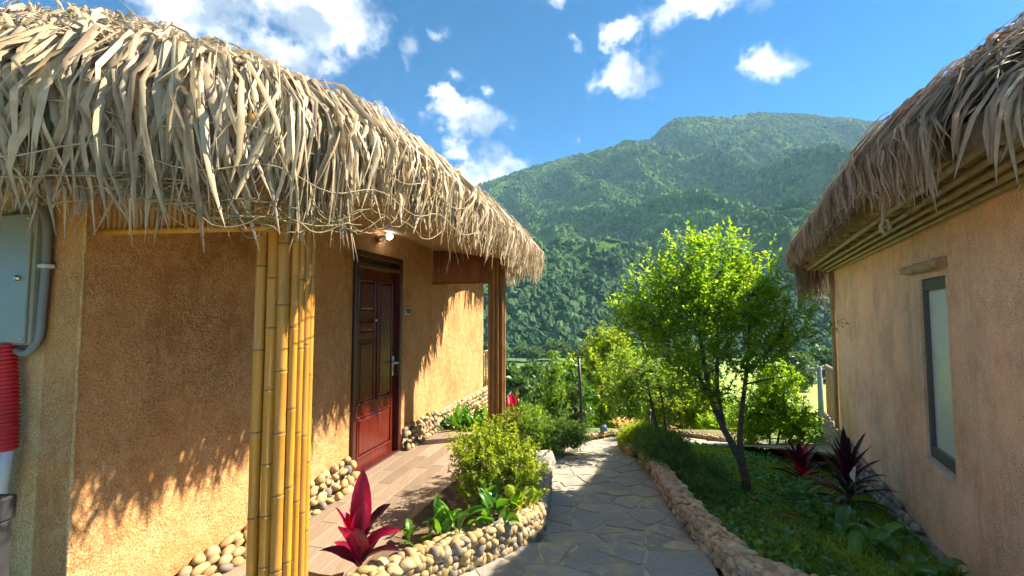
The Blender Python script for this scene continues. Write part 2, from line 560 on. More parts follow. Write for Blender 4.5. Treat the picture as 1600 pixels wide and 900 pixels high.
def root(name, loc, label, cat, group=None):
    o = bpy.data.objects.new(name, None)
    o.empty_display_size = 0.1
    o.location = loc
    C.objects.link(o)
    return tag(o, label, cat, group)


def link(o, parent):
    C.objects.link(o)
    if parent is not None:
        o.parent = parent
        if parent.type == 'EMPTY':
            o.matrix_parent_inverse = Matrix.Translation(-Vector(parent.location))
    return o


def mesh(name, v, f, material, smooth=False):
    me = bpy.data.meshes.new(name)
    if isinstance(v, np.ndarray) and isinstance(f, np.ndarray):
        nv, nf, k = len(v), len(f), f.shape[1]
        me.vertices.add(nv)
        me.vertices.foreach_set('co', v.astype(np.float32).ravel())
        me.loops.add(nf * k)
        me.loops.foreach_set('vertex_index', f.astype(np.int32).ravel())
        me.polygons.add(nf)
        me.polygons.foreach_set('loop_start', np.arange(0, nf * k, k, dtype=np.int32))
        me.update(calc_edges=True)
    else:
        me.from_pydata([tuple(p) for p in v], [], [tuple(q) for q in f])
    me.materials.append(MATS[material])
    if smooth:
        me.polygons.foreach_set('use_smooth', np.ones(len(me.polygons), dtype=bool))
    me.update()
    return me


def obj(name, v, f, material, parent=None, smooth=False):
    return link(bpy.data.objects.new(name, mesh(name, v, f, material, smooth)), parent)


class MB:
    def __init__(s):
        s.v, s.f = [], []

    def add(s, v, f):
        n = len(s.v)
        s.v += [tuple(p) for p in v]
        s.f += [tuple(i + n for i in q) for q in f]
        return s

    def build(s, name, material, parent=None, smooth=False):
        return obj(name, s.v, s.f, material, parent, smooth)


def box(c, size, ux=(1, 0, 0), uy=(0, 1, 0), bev=0.0):
    """box centred at c with axes ux, uy and their cross; chamfered when bev > 0"""
    c, ux, uy = Vector(c), Vector(ux).normalized(), Vector(uy).normalized()
    uz = ux.cross(uy)
    hx, hy, hz = (x / 2 for x in size)
    if bev <= 0:
        v = [c + ux * hx * a + uy * hy * b2 + uz * hz * d for a in (-1, 1) for b2 in (-1, 1) for d in (-1, 1)]
        f = [(0, 1, 3, 2), (4, 6, 7, 5), (0, 4, 5, 1), (2, 3, 7, 6), (0, 2, 6, 4), (1, 5, 7, 3)]
        return v, f
    import bmesh
    bm = bmesh.new()
    bmesh.ops.create_cube(bm, size=1)
    for q in bm.verts:
        q.co = Vector((q.co.x * size[0], q.co.y * size[1], q.co.z * size[2]))
    bmesh.ops.bevel(bm, geom=bm.edges[:], offset=bev, segments=1, affect='EDGES')
    bm.verts.index_update()
    v = [c + ux * q.co.x + uy * q.co.y + uz * q.co.z for q in bm.verts]
    f = [[q.index for q in fc.verts] for fc in bm.faces]
    bm.free()
    return v, f


def tube(pts, rad, n=8, cap=True):
    pts = [Vector(p) for p in pts]
    if not hasattr(rad, '__len__'):
        rad = [rad] * len(pts)
    v, f = [], []
    ref = None
    for i, p in enumerate(pts):
        t = (pts[min(i + 1, len(pts) - 1)] - pts[max(i - 1, 0)])
        t = t.normalized() if t.length > 1e-9 else Vector((0, 0, 1))
        if ref is None:
            ref = Vector((1, 0, 0)) if abs(t.x) < 0.8 else Vector((0, 1, 0))
        a = (ref - t * ref.dot(t)).normalized()
        b2 = t.cross(a)
        ref = a
        for k in range(n):
            an = 2 * math.pi * k / n
            v.append(p + (a * math.cos(an) + b2 * math.sin(an)) * rad[i])
    for i in range(len(pts) - 1):
        for k in range(n):
            f.append((i * n + k, i * n + (k + 1) % n, (i + 1) * n + (k + 1) % n, (i + 1) * n + k))
    if cap:
        f.append(tuple(range(n - 1, -1, -1)))
        f.append(tuple(range((len(pts) - 1) * n, len(pts) * n)))
    return v, f


def cane(p0, p1, r, node=0.27, n=10, rnd=random):
    """a bamboo pole: slightly bowed, ridged at its nodes"""
    p0, p1 = Vector(p0), Vector(p1)
    L = (p1 - p0).length
    d = (p1 - p0) / L
    side = Vector((rnd.uniform(-1, 1), rnd.uniform(-1, 1), rnd.uniform(-1, 1))) * 0.0018 * L
    ts, rs, nodes = [0.0], [r], []
    x = rnd.uniform(0.05, node)
    while x < L - 0.03:
        for dx, k in ((-0.014, 1.0), (-0.004, 1.09), (0.0, 0.95), (0.004, 1.07), (0.014, 0.99)):
            ts.append(x + dx); rs.append(r * k)
        nodes.append(x)
        x += node * rnd.uniform(0.8, 1.25)
    ts.append(L); rs.append(r * 0.97)
    pts = [p0 + d * t + side * math.sin(math.pi * t / L) for t in ts]
    return tube(pts, rs, n), [(p0 + d * t + side * math.sin(math.pi * t / L), d) for t in nodes]


def cane_obj(name, p0, p1, r, material, parent, node=0.27, n=10, rings=False):
    (v, f), nodes = cane(p0, p1, r, node, n)
    o = obj(name, v, f, material, parent, True)
    if nodes:
        o.data.materials.append(MATS['bamboo_node'])
        for k in range(len(nodes)):
            for seg in (5 * k + 2, 5 * k + 3):
                for j in range(n):
                    o.data.polygons[seg * n + j].material_index = 1
    return o


def hash2(ix, iy, s):
    h = (ix * 374761393 + iy * 668265263 + s * 974634777) & 0xffffffff
    h = ((h ^ (h >> 13)) * 1274126177) & 0xffffffff
    return ((h ^ (h >> 16)) & 0xffffff) / 0xffffff


def vnoise(x, y, s=0):
    ix, iy = np.floor(x).astype(np.int64), np.floor(y).astype(np.int64)
    fx, fy = x - ix, y - iy
    fx, fy = fx * fx * fx * (fx * (fx * 6 - 15) + 10), fy * fy * fy * (fy * (fy * 6 - 15) + 10)
    a, b2 = hash2(ix, iy, s), hash2(ix + 1, iy, s)
    c, d = hash2(ix, iy + 1, s), hash2(ix + 1, iy + 1, s)
    return (a + (b2 - a) * fx) * (1 - fy) + (c + (d - c) * fx) * fy


def fbm(x, y, o=5, s=0):
    r, a, t = 0, 1.0, 0
    for k in range(o):
        r = r + a * vnoise(x * 2 ** k + 17.3 * k, y * 2 ** k + 9.1 * k, s + k)
        t += a
        a *= 0.5
    return r / t


def ridged(x, y, o=5, s=0):
    r, a, t = 0, 1.0, 0
    for k in range(o):
        r = r + a * (1 - np.abs(2 * vnoise(x * 2 ** k + 7.7 * k, y * 2 ** k + 3.1 * k, s + k) - 1))
        t += a
        a *= 0.5
    return r / t


# ------------------------------------------------------------------ terrain
PY = [-30, 3.35, 3.42, 5.6, 7.0, 8.5, 10, 12]
PZ = [-0.08, -0.08, -0.13, -0.25, -0.46, -0.82, -0.95, -1.35]


PC = [(-.4, -5.0, 6.5), (-.35, -1.0, 5.5), (-.1, 1.2, 3.6), (0.30, 2.1, 2.5), (0.36, 2.55, 2.1), (0.55, 3.0, 1.68), (0.79, 3.5, 1.22), (0.92, 4.5, 1.18), (1.02, 5.6, 1.12), (1.16, 6.8, 1.05),  # unseen paving under and behind the camera widened to bounce sun into shade
      (1.62, 7.9, 1.15), (2.6, 8.55, 1.3), (3.6, 8.0, 1.3), (4.4, 7.2, 1.2), (5.0, 6.6, 1.2)]


def path_z(y):
    return np.interp(y, PY, PZ)


def lawn_z(x, y):
    k = 0.16 * (1 - 0.9 * np.clip((y - 5.8) / 2.2, 0, 1))
    return path_z(np.clip(y, 0, 8.4)) + 0.05 - k * (np.clip(x, 1.4, 7) - 1.5)


VY = [10, 12, 14, 25, 45, 80, 150, 260, 600, 1600]
VZ = [-1.5, -2.4, -3.1, -6, -10, -13, -15, -16, -16, -16]


def catmull(P, n, closed=True):
    P = np.array(P, float)
    m = len(P)
    out = []
    for q in np.linspace(0, m if closed else m - 1, n, endpoint=not closed):
        i = int(min(q, m - 1e-9 if closed else m - 1 - 1e-9))
        t = q - i
        idx = [(i + k) % m if closed else min(max(i + k, 0), m - 1) for k in (-1, 0, 1, 2)]
        a, b2, c, d = P[idx]
        out.append(0.5 * ((2 * b2) + (-a + c) * t + (2 * a - 5 * b2 + 4 * c - d) * t * t + (-a + 3 * b2 - 3 * c + d) * t ** 3))
    return np.array(out)


PCS = catmull(PC, 400, closed=False)
PLEN = np.concatenate([[0], np.cumsum(np.linalg.norm(np.diff(PCS[:, :2], axis=0), axis=1))])


def ground_z(x, y):
    x, y = np.asarray(x, float), np.asarray(y, float)
    left = np.interp(y, [-30, 5.5, 7, 8.5, 10], [-0.13, -0.13, -0.40, -0.75, -1.1])
    mid = path_z(y) - 0.10
    right = lawn_z(x, y)
    near = np.where(x < 0.30, left, np.where(x < 1.40, mid, right))
    t = np.clip((y - 9.3) / 1.0, 0, 1)
    far = np.interp(y, VY, VZ) + np.where(y > 14, (fbm(x / 9, y / 9, 3, 4) - .5) * 0.8, 0)
    z = near * (1 - t) + far * t
    # sink under the paving
    sel = (y > -3) & (y < 10.5) & (np.abs(x) < 8)
    if np.any(sel):
        xx, yy = np.atleast_1d(x)[np.atleast_1d(sel)], np.atleast_1d(y)[np.atleast_1d(sel)]
        d2 = (xx[:, None] - PCS[None, ::4, 0]) ** 2 + (yy[:, None] - PCS[None, ::4, 1]) ** 2
        i = np.argmin(d2, 1)
        under = np.sqrt(d2[np.arange(len(i)), i]) < PCS[::4, 2][i] / 2 + 0.12
        zz = np.atleast_1d(z).astype(float).copy()
        w = zz[np.atleast_1d(sel)]
        zz[np.atleast_1d(sel)] = np.where(under, np.minimum(w, path_z(yy) - 0.12), w)
        z = zz if np.ndim(z) else zz[0]
    return z


def build_ground():
    xs = np.concatenate([-np.geomspace(1500, 12, 26), np.arange(-11, 12.01, 0.25), np.geomspace(12.5, 1500, 40)])
    ys = np.concatenate([[-400, -100, -40, -15, -6], np.arange(-3, 16, 0.25), np.arange(16, 60, 1.5), np.geomspace(62, 1600, 40)])
    X, Y = np.meshgrid(xs, ys)
    Z = ground_z(X, Y)
    v = np.stack([X, Y, Z], -1).reshape(-1, 3)
    nx, ny = len(xs), len(ys)
    i = np.arange(nx * ny).reshape(ny, nx)
    f = np.stack([i[:-1, :-1], i[:-1, 1:], i[1:, 1:], i[1:, :-1]], -1).reshape(-1, 4)
    tag(obj('ground', v, f, 'ground', None, True), 'green and brown earth sloping down into the valley', kind='structure')


build_ground()


def sheet(name, x0, x1, y0, y1, material, label, lift=0.16, wob=1.5, seed=3, n=30):
    """a field lying on the slope, with uneven edges"""
    v, f = [], []
    rr = random.Random(seed)
    e = [rr.uniform(-wob, wob) for _ in range(4 * (n + 1))]
    for j in range(n + 1):
        for i in range(n + 1):
            a, b2 = i / n, j / n
            x = x0 + (x1 - x0) * a + (1 - a) * e[j] + a * e[n + 1 + j]
            y = y0 + (y1 - y0) * b2 + (1 - b2) * e[2 * n + 2 + i] + b2 * e[3 * n + 3 + i]
            v.append((x, y, float(ground_z(x, y)) + lift))
    for j in range(n):
        for i in range(n):
            k = j * (n + 1) + i
            f.append((k, k + 1, k + n + 2, k + n + 1))
    return tag(obj(name, v, f, material, None, True), label, kind='structure')


sheet('field', 4, 27, 41, 55, 'orange_soil', 'bare orange earth field below the path bend', seed=1)
sheet('field', 6, 60, 58, 84, 'rice_green', 'pale green field beyond the orange earth', seed=2)
sheet('field', -14, 5, 62, 90, 'rice_green', 'green terraced field beyond the left hut', seed=4)
sheet('field', -10, 8, 96, 130, 'rice_yellow', 'yellow green rice field at the foot of the mountain', seed=5)
sheet('field', 42, 120, 70, 135, 'rice_green', 'sunny green field glimpsed beside the right hut', seed=6)


def crest(x):
    cx = [-1500, -700, -514, -257, -84, 58, 167, 250, 283, 315, 341, 420, 508, 600, 681, 797, 1028, 1500]
    cz = [150, 190, 205, 232, 258, 304, 330, 346, 358, 388, 402, 404, 412, 408, 398, 386, 350, 280]
    return np.interp(x, cx, cz)


def mountain_z(x, y):
    w = (fbm(x / 160, y / 160, 3, 50) - .5) * 90
    t = np.clip((y - 170) / (900 - 170), 0, 1)
    prof = np.where(t < .55, t * 0.78, 0.429 + (t - .55) * 1.27)
    back = np.clip((y - 900) / 500, 0, 1)
    h = crest(x) * prof * (1 - 0.5 * back)
    rg = ridged((x + w * 0.6 + 0.35 * y) / 210, (y + w) / 520, 4, 20) - 0.62
    env = np.sin(np.pi * np.clip(t, 0, 1)) ** 0.8
    h = h + rg * 140 * env
    h = h + (ridged(x / 75, y / 140, 4, 33) - 0.6) * 40 * np.clip(env * 1.4, 0.0, 1)
    h = h + (fbm(x / 26, y / 26, 3, 40) - .5) * 9 * np.clip(t * 6, 0, 1)
    return h - 17 * (1 - np.clip(t * 3, 0, 1))


def build_mountain():
    xs = np.arange(-1100, 1500, 8.0)
    ys = np.concatenate([np.arange(168, 960, 6.0), np.arange(960, 1500, 30)])
    X, Y = np.meshgrid(xs, ys)
    Z = mountain_z(X, Y)
    v = np.stack([X, Y, Z], -1).reshape(-1, 3)
    nx, ny = len(xs), len(ys)
    i = np.arange(nx * ny).reshape(ny, nx)
    f = np.stack([i[:-1, :-1], i[:-1, 1:], i[1:, 1:], i[1:, :-1]], -1).reshape(-1, 4)
    tag(obj('mountain', v, f, 'forest_floor', None, True), 'forested green mountain filling the view behind the huts', kind='structure')
    # forest: one mass of crowns instanced on points
    n = 100000
    yy = 172 + (930 - 172) * rng.random(n) ** 0.9
    xx = (rng.random(n) * 1.75 - 0.55) * yy * 1.05
    dens = fbm(xx / 60, yy / 60, 3, 70)
    keep = rng.random(n) < np.clip((dens - 0.30) * 4.5, 0.12, 1)
    xx, yy = xx[keep], yy[keep]
    zz = mountain_z(xx, yy) + 0.5
    me = bpy.data.meshes.new('forest')
    me.vertices.add(len(xx))
    me.vertices.foreach_set('co', np.stack([xx, yy, zz], -1).astype(np.float32).ravel())
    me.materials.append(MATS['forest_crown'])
    o = bpy.data.objects.new('forest', me)
    C.objects.link(o)
    tag(o, 'dense forest covering the mountain slope', 'forest', kind='stuff')
    ng = bpy.data.node_groups.new('forest_nodes', 'GeometryNodeTree')
    ng.interface.new_socket('Geometry', in_out='INPUT', socket_type='NodeSocketGeometry')
    ng.interface.new_socket('Geometry', in_out='OUTPUT', socket_type='NodeSocketGeometry')
    N, L = ng.nodes.new, ng.links.new
    gi, go = N('NodeGroupInput'), N('NodeGroupOutput')
    join = N('GeometryNodeGeometryToInstance')
    for k in range(4):
        ico = N('GeometryNodeMeshIcoSphere')
        ico.inputs['Radius'].default_value = 1
        ico.inputs['Subdivisions'].default_value = 3
        nz = N('ShaderNodeTexNoise')
        nz.noise_dimensions = '4D'
        nz.inputs['W'].default_value = k * 7.3
        nz.inputs['Scale'].default_value = 2.2
        nz.inputs['Detail'].default_value = 3
        sub = N('ShaderNodeMath'); sub.operation = 'SUBTRACT'
        L(nz.outputs[0], sub.inputs[0]); sub.inputs[1].default_value = 0.5
        nm = N('GeometryNodeInputNormal')
        sc = N('ShaderNodeVectorMath'); sc.operation = 'SCALE'
        L(nm.outputs[0], sc.inputs[0])
        mu = N('ShaderNodeMath'); mu.operation = 'MULTIPLY'
        L(sub.outputs[0], mu.inputs[0]); mu.inputs[1].default_value = 1.0
        L(mu.outputs[0], sc.inputs['Scale'])
        sp = N('GeometryNodeSetPosition')
        L(ico.outputs['Mesh'], sp.inputs['Geometry']); L(sc.outputs[0], sp.inputs['Offset'])
        sm = N('GeometryNodeSetMaterial')
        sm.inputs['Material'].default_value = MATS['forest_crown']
        L(sp.outputs[0], sm.inputs['Geometry'])
        L(sm.outputs[0], join.inputs[0])
    iop = N('GeometryNodeInstanceOnPoints')
    iop.inputs['Pick Instance'].default_value = True
    L(gi.outputs[0], iop.inputs['Points'])
    L(join.outputs[0], iop.inputs['Instance'])
    rv = N('FunctionNodeRandomValue'); rv.data_type = 'FLOAT_VECTOR'
    rv.inputs[0].default_value = (1.0, 1.0, 1.3)
    rv.inputs[1].default_value = (4.4, 4.4, 5.4)
    rr = N('FunctionNodeRandomValue'); rr.data_type = 'FLOAT_VECTOR'
    rr.inputs[0].default_value = (-0.2, -0.2, 0)
    rr.inputs[1].default_value = (0.2, 0.2, 6.28)
    L(rv.outputs[0], iop.inputs['Scale'])
    L(rr.outputs[0], iop.inputs['Rotation'])
    L(iop.outputs[0], go.inputs[0])
    mod = o.modifiers.new('forest', 'NODES')
    mod.node_group = ng


build_mountain()

# ------------------------------------------------------------------ path of flagstones
def path_pt(s, t):
    """s metres along the path, t in -1..1 across"""
    x = np.interp(s, PLEN, PCS[:, 0]); y = np.interp(s, PLEN, PCS[:, 1]); w = np.interp(s, PLEN, PCS[:, 2])
    x2 = np.interp(s + .1, PLEN, PCS[:, 0]); y2 = np.interp(s + .1, PLEN, PCS[:, 1])
    x1 = np.interp(s - .1, PLEN, PCS[:, 0]); y1 = np.interp(s - .1, PLEN, PCS[:, 1])
    d = Vector((x2 - x1, y2 - y1)).normalized()
    px, py = x + d.y * t * w / 2, y - d.x * t * w / 2
    return px, py, float(path_z(py))


def build_path():
    n, m = 150, 8
    v, f = [], []
    for i in range(n + 1):
        for j in range(m + 1):
            x, y, z = path_pt(PLEN[-1] * i / n, -1 + 2 * j / m)
            v.append((x, y, z - 0.0065))
    for i in range(n):
        for j in range(m):
            k = i * (m + 1) + j
            f.append((k, k + 1, k + m + 2, k + m + 1))
    p = tag(obj('path', v, f, 'path_mortar', None, True), 'grey slate crazy paving path leading down between the huts', kind='structure')
    # irregular slabs: Voronoi cells of jittered seeds in (s, t) space
    rr = random.Random(21)
    L = float(PLEN[-1])
    W = 1.2
    seeds = []
    s = 6.2
    while s < L:
        step = rr.uniform(0.17, 0.30)
        k = rr.choice([3, 3, 4, 4])
        for j in range(k):
            seeds.append((s + rr.uniform(-.17, .17), (-1 + (2 * j + 1) / k + rr.uniform(-.3, .3)) * W / 2))
        s += step
    for i, (a, b2) in enumerate(seeds):
        poly = [(a - .7, -W / 2), (a + .7, -W / 2), (a + .7, W / 2), (a - .7, W / 2)]
        for j, (c, d) in enumerate(seeds):
            if i == j or abs(c - a) > 1.4:
                continue
            mx, my, nx, ny = (a + c) / 2, (b2 + d) / 2, c - a, d - b2
            out = []
            for q in range(len(poly)):
                p0, p1 = poly[q], poly[(q + 1) % len(poly)]
                d0 = (p0[0] - mx) * nx + (p0[1] - my) * ny
                d1 = (p1[0] - mx) * nx + (p1[1] - my) * ny
                if d0 <= 0:
                    out.append(p0)
                if d0 * d1 < 0:
                    tt = d0 / (d0 - d1)
                    out.append((p0[0] + (p1[0] - p0[0]) * tt, p0[1] + (p1[1] - p0[1]) * tt))
            poly = out
            if len(poly) < 3:
                break
        if len(poly) < 3:
            continue
        cx = sum(q[0] for q in poly) / len(poly); cy = sum(q[1] for q in poly) / len(poly)
        ring = []
        for q in range(len(poly)):
            p0, p1 = poly[q], poly[(q + 1) % len(poly)]
            l = math.hypot(p1[0] - p0[0], p1[1] - p0[1])
            for k in range(max(1, int(l / .07))):
                tt = k / max(1, int(l / .07))
                ring.append((p0[0] + (p1[0] - p0[0]) * tt, p0[1] + (p1[1] - p0[1]) * tt))
        gap = rr.uniform(0.004, 0.014)
        top, low = [], []
        tz = rr.uniform(-.002, .004)
        tx, ty = rr.uniform(-.012, .012), rr.uniform(-.012, .012)
        for x, y in ring:
            d = math.hypot(x - cx, y - cy) + 1e-6
            g = gap * rr.uniform(0.4, 2.4)
            for lst, ins, dz in ((low, g, -0.02), (top, g + 0.004, 0.0)):
                k = max(0.2, 1 - ins / d)
                ss, t2 = cx + (x - cx) * k, cy + (y - cy) * k
                X, Y, Z = path_pt(ss, t2 / (W / 2))
                lst.append((X, Y, Z + dz + (tz + tx * (x - cx) + ty * (y - cy) if dz == 0 else 0)))
        n2 = len(ring)
        X, Y, Z = path_pt(cx, cy / (W / 2))
        v = low + top + [(X, Y, Z + tz + .002)]
        f = [(k, (k + 1) % n2, n2 + (k + 1) % n2, n2 + k) for k in range(n2)] + [(n2 + k, n2 + (k + 1) % n2, 2 * n2) for k in range(n2)]
        obj('flagstone', v, f, 'slate', p)


build_path()

# ------------------------------------------------------------------ pebbles
import bmesh


def pebble_meshes(material, count=6, seed=1):
    out = []
    rr = random.Random(seed)
    for k in range(count):
        bm = bmesh.new()
        bmesh.ops.create_icosphere(bm, subdivisions=2, radius=1)
        ph = [rr.uniform(0, 6) for _ in range(6)]
        for q in bm.verts:
            c = q.co
            d = 1 + 0.14 * math.sin(2.1 * c.x + ph[0]) + 0.13 * math.sin(2.7 * c.y + ph[1]) + 0.12 * math.sin(3.1 * c.z + ph[2]) + 0.07 * math.sin(4.3 * c.x + 3.7 * c.y + ph[3])
            q.co = c * d
        me = bpy.data.meshes.new('stone')
        bm.to_mesh(me)
        bm.free()
        me.materials.append(MATS[material])
        me.polygons.foreach_set('use_smooth', np.ones(len(me.polygons), dtype=bool))
        out.append(me)
    return out


PEB = {k: pebble_meshes(k, 6, i) for i, k in enumerate(('river_pebble', 'pink_pebble', 'grey_pebble'))}


def lay_pebbles(items, kind, parent, limit=300):
    """items: (position, outward, along, up size...) sorted by importance; the first ones are objects, the rest one joined part"""
    rr = random.Random(len(items))
    rest = MB()
    for k, (p, sx, sy, sz, rot) in enumerate(items):
        me = rr.choice(PEB[kind])
        if k < limit:
            o = bpy.data.objects.new('stone', me)
            o.location = p
            o.rotation_euler = rot
            o.scale = (sx, sy, sz)
            link(o, parent)
        else:
            M = Matrix.LocRotScale(Vector(p), rot, Vector((sx, sy, sz)))
            rest.add([M @ q.co for q in me.vertices], [tuple(q.vertices) for q in me.polygons])
    if rest.v:
        tag(rest.build('small_stones', kind, parent, True), kind='stuff')


def polyline(P, step):
    P = [Vector(p) for p in P]
    out = []
    for a, b2 in zip(P[:-1], P[1:]):
        L = (b2 - a).length
        n = max(1, int(round(L / step)))
        for k in range(n):
            out.append((a.lerp(b2, k / n), (b2 - a).normalized()))
    out.append((P[-1], (P[-1] - P[-2]).normalized()))
    return out


def kerb_wall(name, label, P, width, height, size, kind, mortar, side=1, rows=3, tops=2, ends=True, group='pebble kerb walls'):
    """low wall of pebbles: P is the line of its visible foot (x, y, foot z); side=+1 puts the body to the left of the line"""
    rr = random.Random(hash(name) % 100 + int(P[0][0] * 100))
    Pv = catmull(P, 60, closed=False)
    loc = tuple(Pv[len(Pv) // 2])
    r = root(name, loc, label, 'kerb wall', group)
    core = MB()
    line = polyline(Pv, 0.08)
    sec = []
    for p, d in line:
        nrm = Vector((-d.y, d.x, 0)).normalized() * side
        h = height(p) if callable(height) else height
        a = p + nrm * size * 1.0
        b2 = p + nrm * (width - size * 0.4)
        sec.append((a + Vector((0, 0, -.06)), a + Vector((0, 0, h - size * .85)), b2 + Vector((0, 0, h - size * .85)), b2 + Vector((0, 0, -.12))))
    v = [q for s4 in sec for q in s4]
    f = []
    for i in range(len(sec) - 1):
        for k in range(3):
            f.append((i * 4 + k, i * 4 + k + 1, i * 4 + k + 5, i * 4 + k + 4))
    f += [(0, 1, 2, 3), tuple((len(sec) - 1) * 4 + k for k in (3, 2, 1, 0))]
    core.add(v, f).build('mortar_core', mortar, r)
    items = []
    pts = polyline(Pv, size * 1.75)
    for p, d in pts:
        nrm = Vector((-d.y, d.x, 0)).normalized() * side
        h = height(p) if callable(height) else height
        yaw = math.atan2(d.y, d.x)
        for k in range(rows):
            z = (k + 0.45) / rows * (h - size * .5) + rr.uniform(-.25, .25) * size
            q = p + d * ((k % 2) * size * 0.85 + rr.uniform(-.3, .3) * size) + nrm * (size * .45 + rr.uniform(-.2, .2) * size) + Vector((0, 0, z))
            s = size * .88 * rr.uniform(.65, 1.35)
            items.append((q, s * rr.uniform(.8, 1.15), s * .75, s * rr.uniform(.85, 1.2), Euler((rr.uniform(-.5, .5), rr.uniform(-.7, .7), yaw + rr.uniform(-.4, .4)))))
        for k in range(tops):
            q = p + d * ((k % 2) * size * .85 + rr.uniform(-.4, .4) * size) + nrm * (size * .7 + (width - size * 1.3) * (k / max(1, tops - 1))) + Vector((0, 0, h - size * .35 + rr.uniform(-.15, .15) * size))
            s = size * .88 * rr.uniform(.65, 1.35)
            items.append((q, s * rr.uniform(.9, 1.25), s * rr.uniform(.8, 1.1), s * .7, Euler((rr.uniform(-.3, .3), rr.uniform(-.3, .3), rr.uniform(0, 3)))))
    if ends:
        for e, d in ((Pv[0], -1), (Pv[-1], 1)):
            dd = (Vector(Pv[1]) - Vector(Pv[0])).normalized() * -1 if d < 0 else (Vector(Pv[-1]) - Vector(Pv[-2])).normalized()
            nrm = Vector((-dd.y, dd.x, 0)).normalized() * side * (1 if d > 0 else -1)
            h = height(Vector(e)) if callable(height) else height
            for k in range(rows + 1):
                for j in range(max(2, tops)):
                    q = Vector(e) + nrm * (size * .6 + (width - size) * j / max(1, tops - 1 if tops > 1 else 1)) + dd * size * .2 + Vector((0, 0, (k + .3) / (rows + .5) * h))
                    s = size * rr.uniform(.85, 1.2)
                    items.append((q, s, s, s * .85, Euler((rr.uniform(-.5, .5), rr.uniform(-.5, .5), rr.uniform(0, 3)))))
    items.sort(key=lambda it: (it[0].x ** 2 + it[0].y ** 2) / max(it[1], .01))
    lay_pebbles(items, kind, r)
    return r


kerb_wall('pebble_kerb', 'sunlit low wall of tan river pebbles round the planting bed beside the porch',
          [(-1.02, 2.28, -.08), (-.55, 2.72, -.08), (-.18, 3.06, -.08), (.10, 3.32, -.10), (.23, 3.55, -.13)],
          0.16, 0.20, 0.039, 'river_pebble', 'mortar', side=1, rows=4, tops=3)
kerb_wall('pebble_kerb', 'shaded grey kerb of small pebbles along the path below the lime green shrub',
          [(.24, 3.62, -.13), (.33, 4.1, -.16), (.40, 4.7, -.20), (.47, 5.35, -.23)],
          0.20, 0.17, 0.033, 'grey_pebble', 'grey_mortar', side=1, rows=3, tops=4)
kerb_wall('pebble_kerb', 'long brown pebble wall between the path and the shaded lawn',
          [(2.0, 2.28, -.03), (1.62, 2.46, -.05), (1.37, 2.72, -.06), (1.34, 3.1, -.08), (1.36, 3.6, -.13), (1.43, 4.3, -.17), (1.53, 5.1, -.22), (1.57, 5.6, -.25)],
          0.17, 0.155, 0.034, 'pink_pebble', 'mortar', side=-1, rows=4, tops=4)
kerb_wall('pebble_kerb', 'short pebble edge under the bright green juniper mound',
          [(1.60, 6.15, -.33), (1.58, 6.7, -.42), (1.80, 7.25, -.55)],
          0.14, 0.12, 0.036, 'pink_pebble', 'mortar', side=-1, rows=2, tops=2)
kerb_wall('pebble_kerb', 'pale sunlit stone edging round the far bend of the path',
          [(0.80, 7.5, -.56), (1.25, 8.35, -.75), (2.1, 9.15, -.86), (2.75, 9.35, -.87), (3.5, 8.95, -.85), (4.3, 8.1, -.80)],
          0.14, 0.08, 0.036, 'river_pebble', 'mortar', side=1, rows=1, tops=2)

bm_items = [((.26, 5.52, -.16), .13, .10, .13, Euler((.2, .1, .4)))]
bo = bpy.data.objects.new('boulder', pebble_meshes('boulder', 1, 77)[0])
bo.location, bo.scale, bo.rotation_euler = (.30, 5.05, -.06), (.15, .11, .15), (.2, .1, .5)
C.objects.link(bo)
tag(bo, 'grey boulder on the kerb behind the lime green shrub', 'boulder')

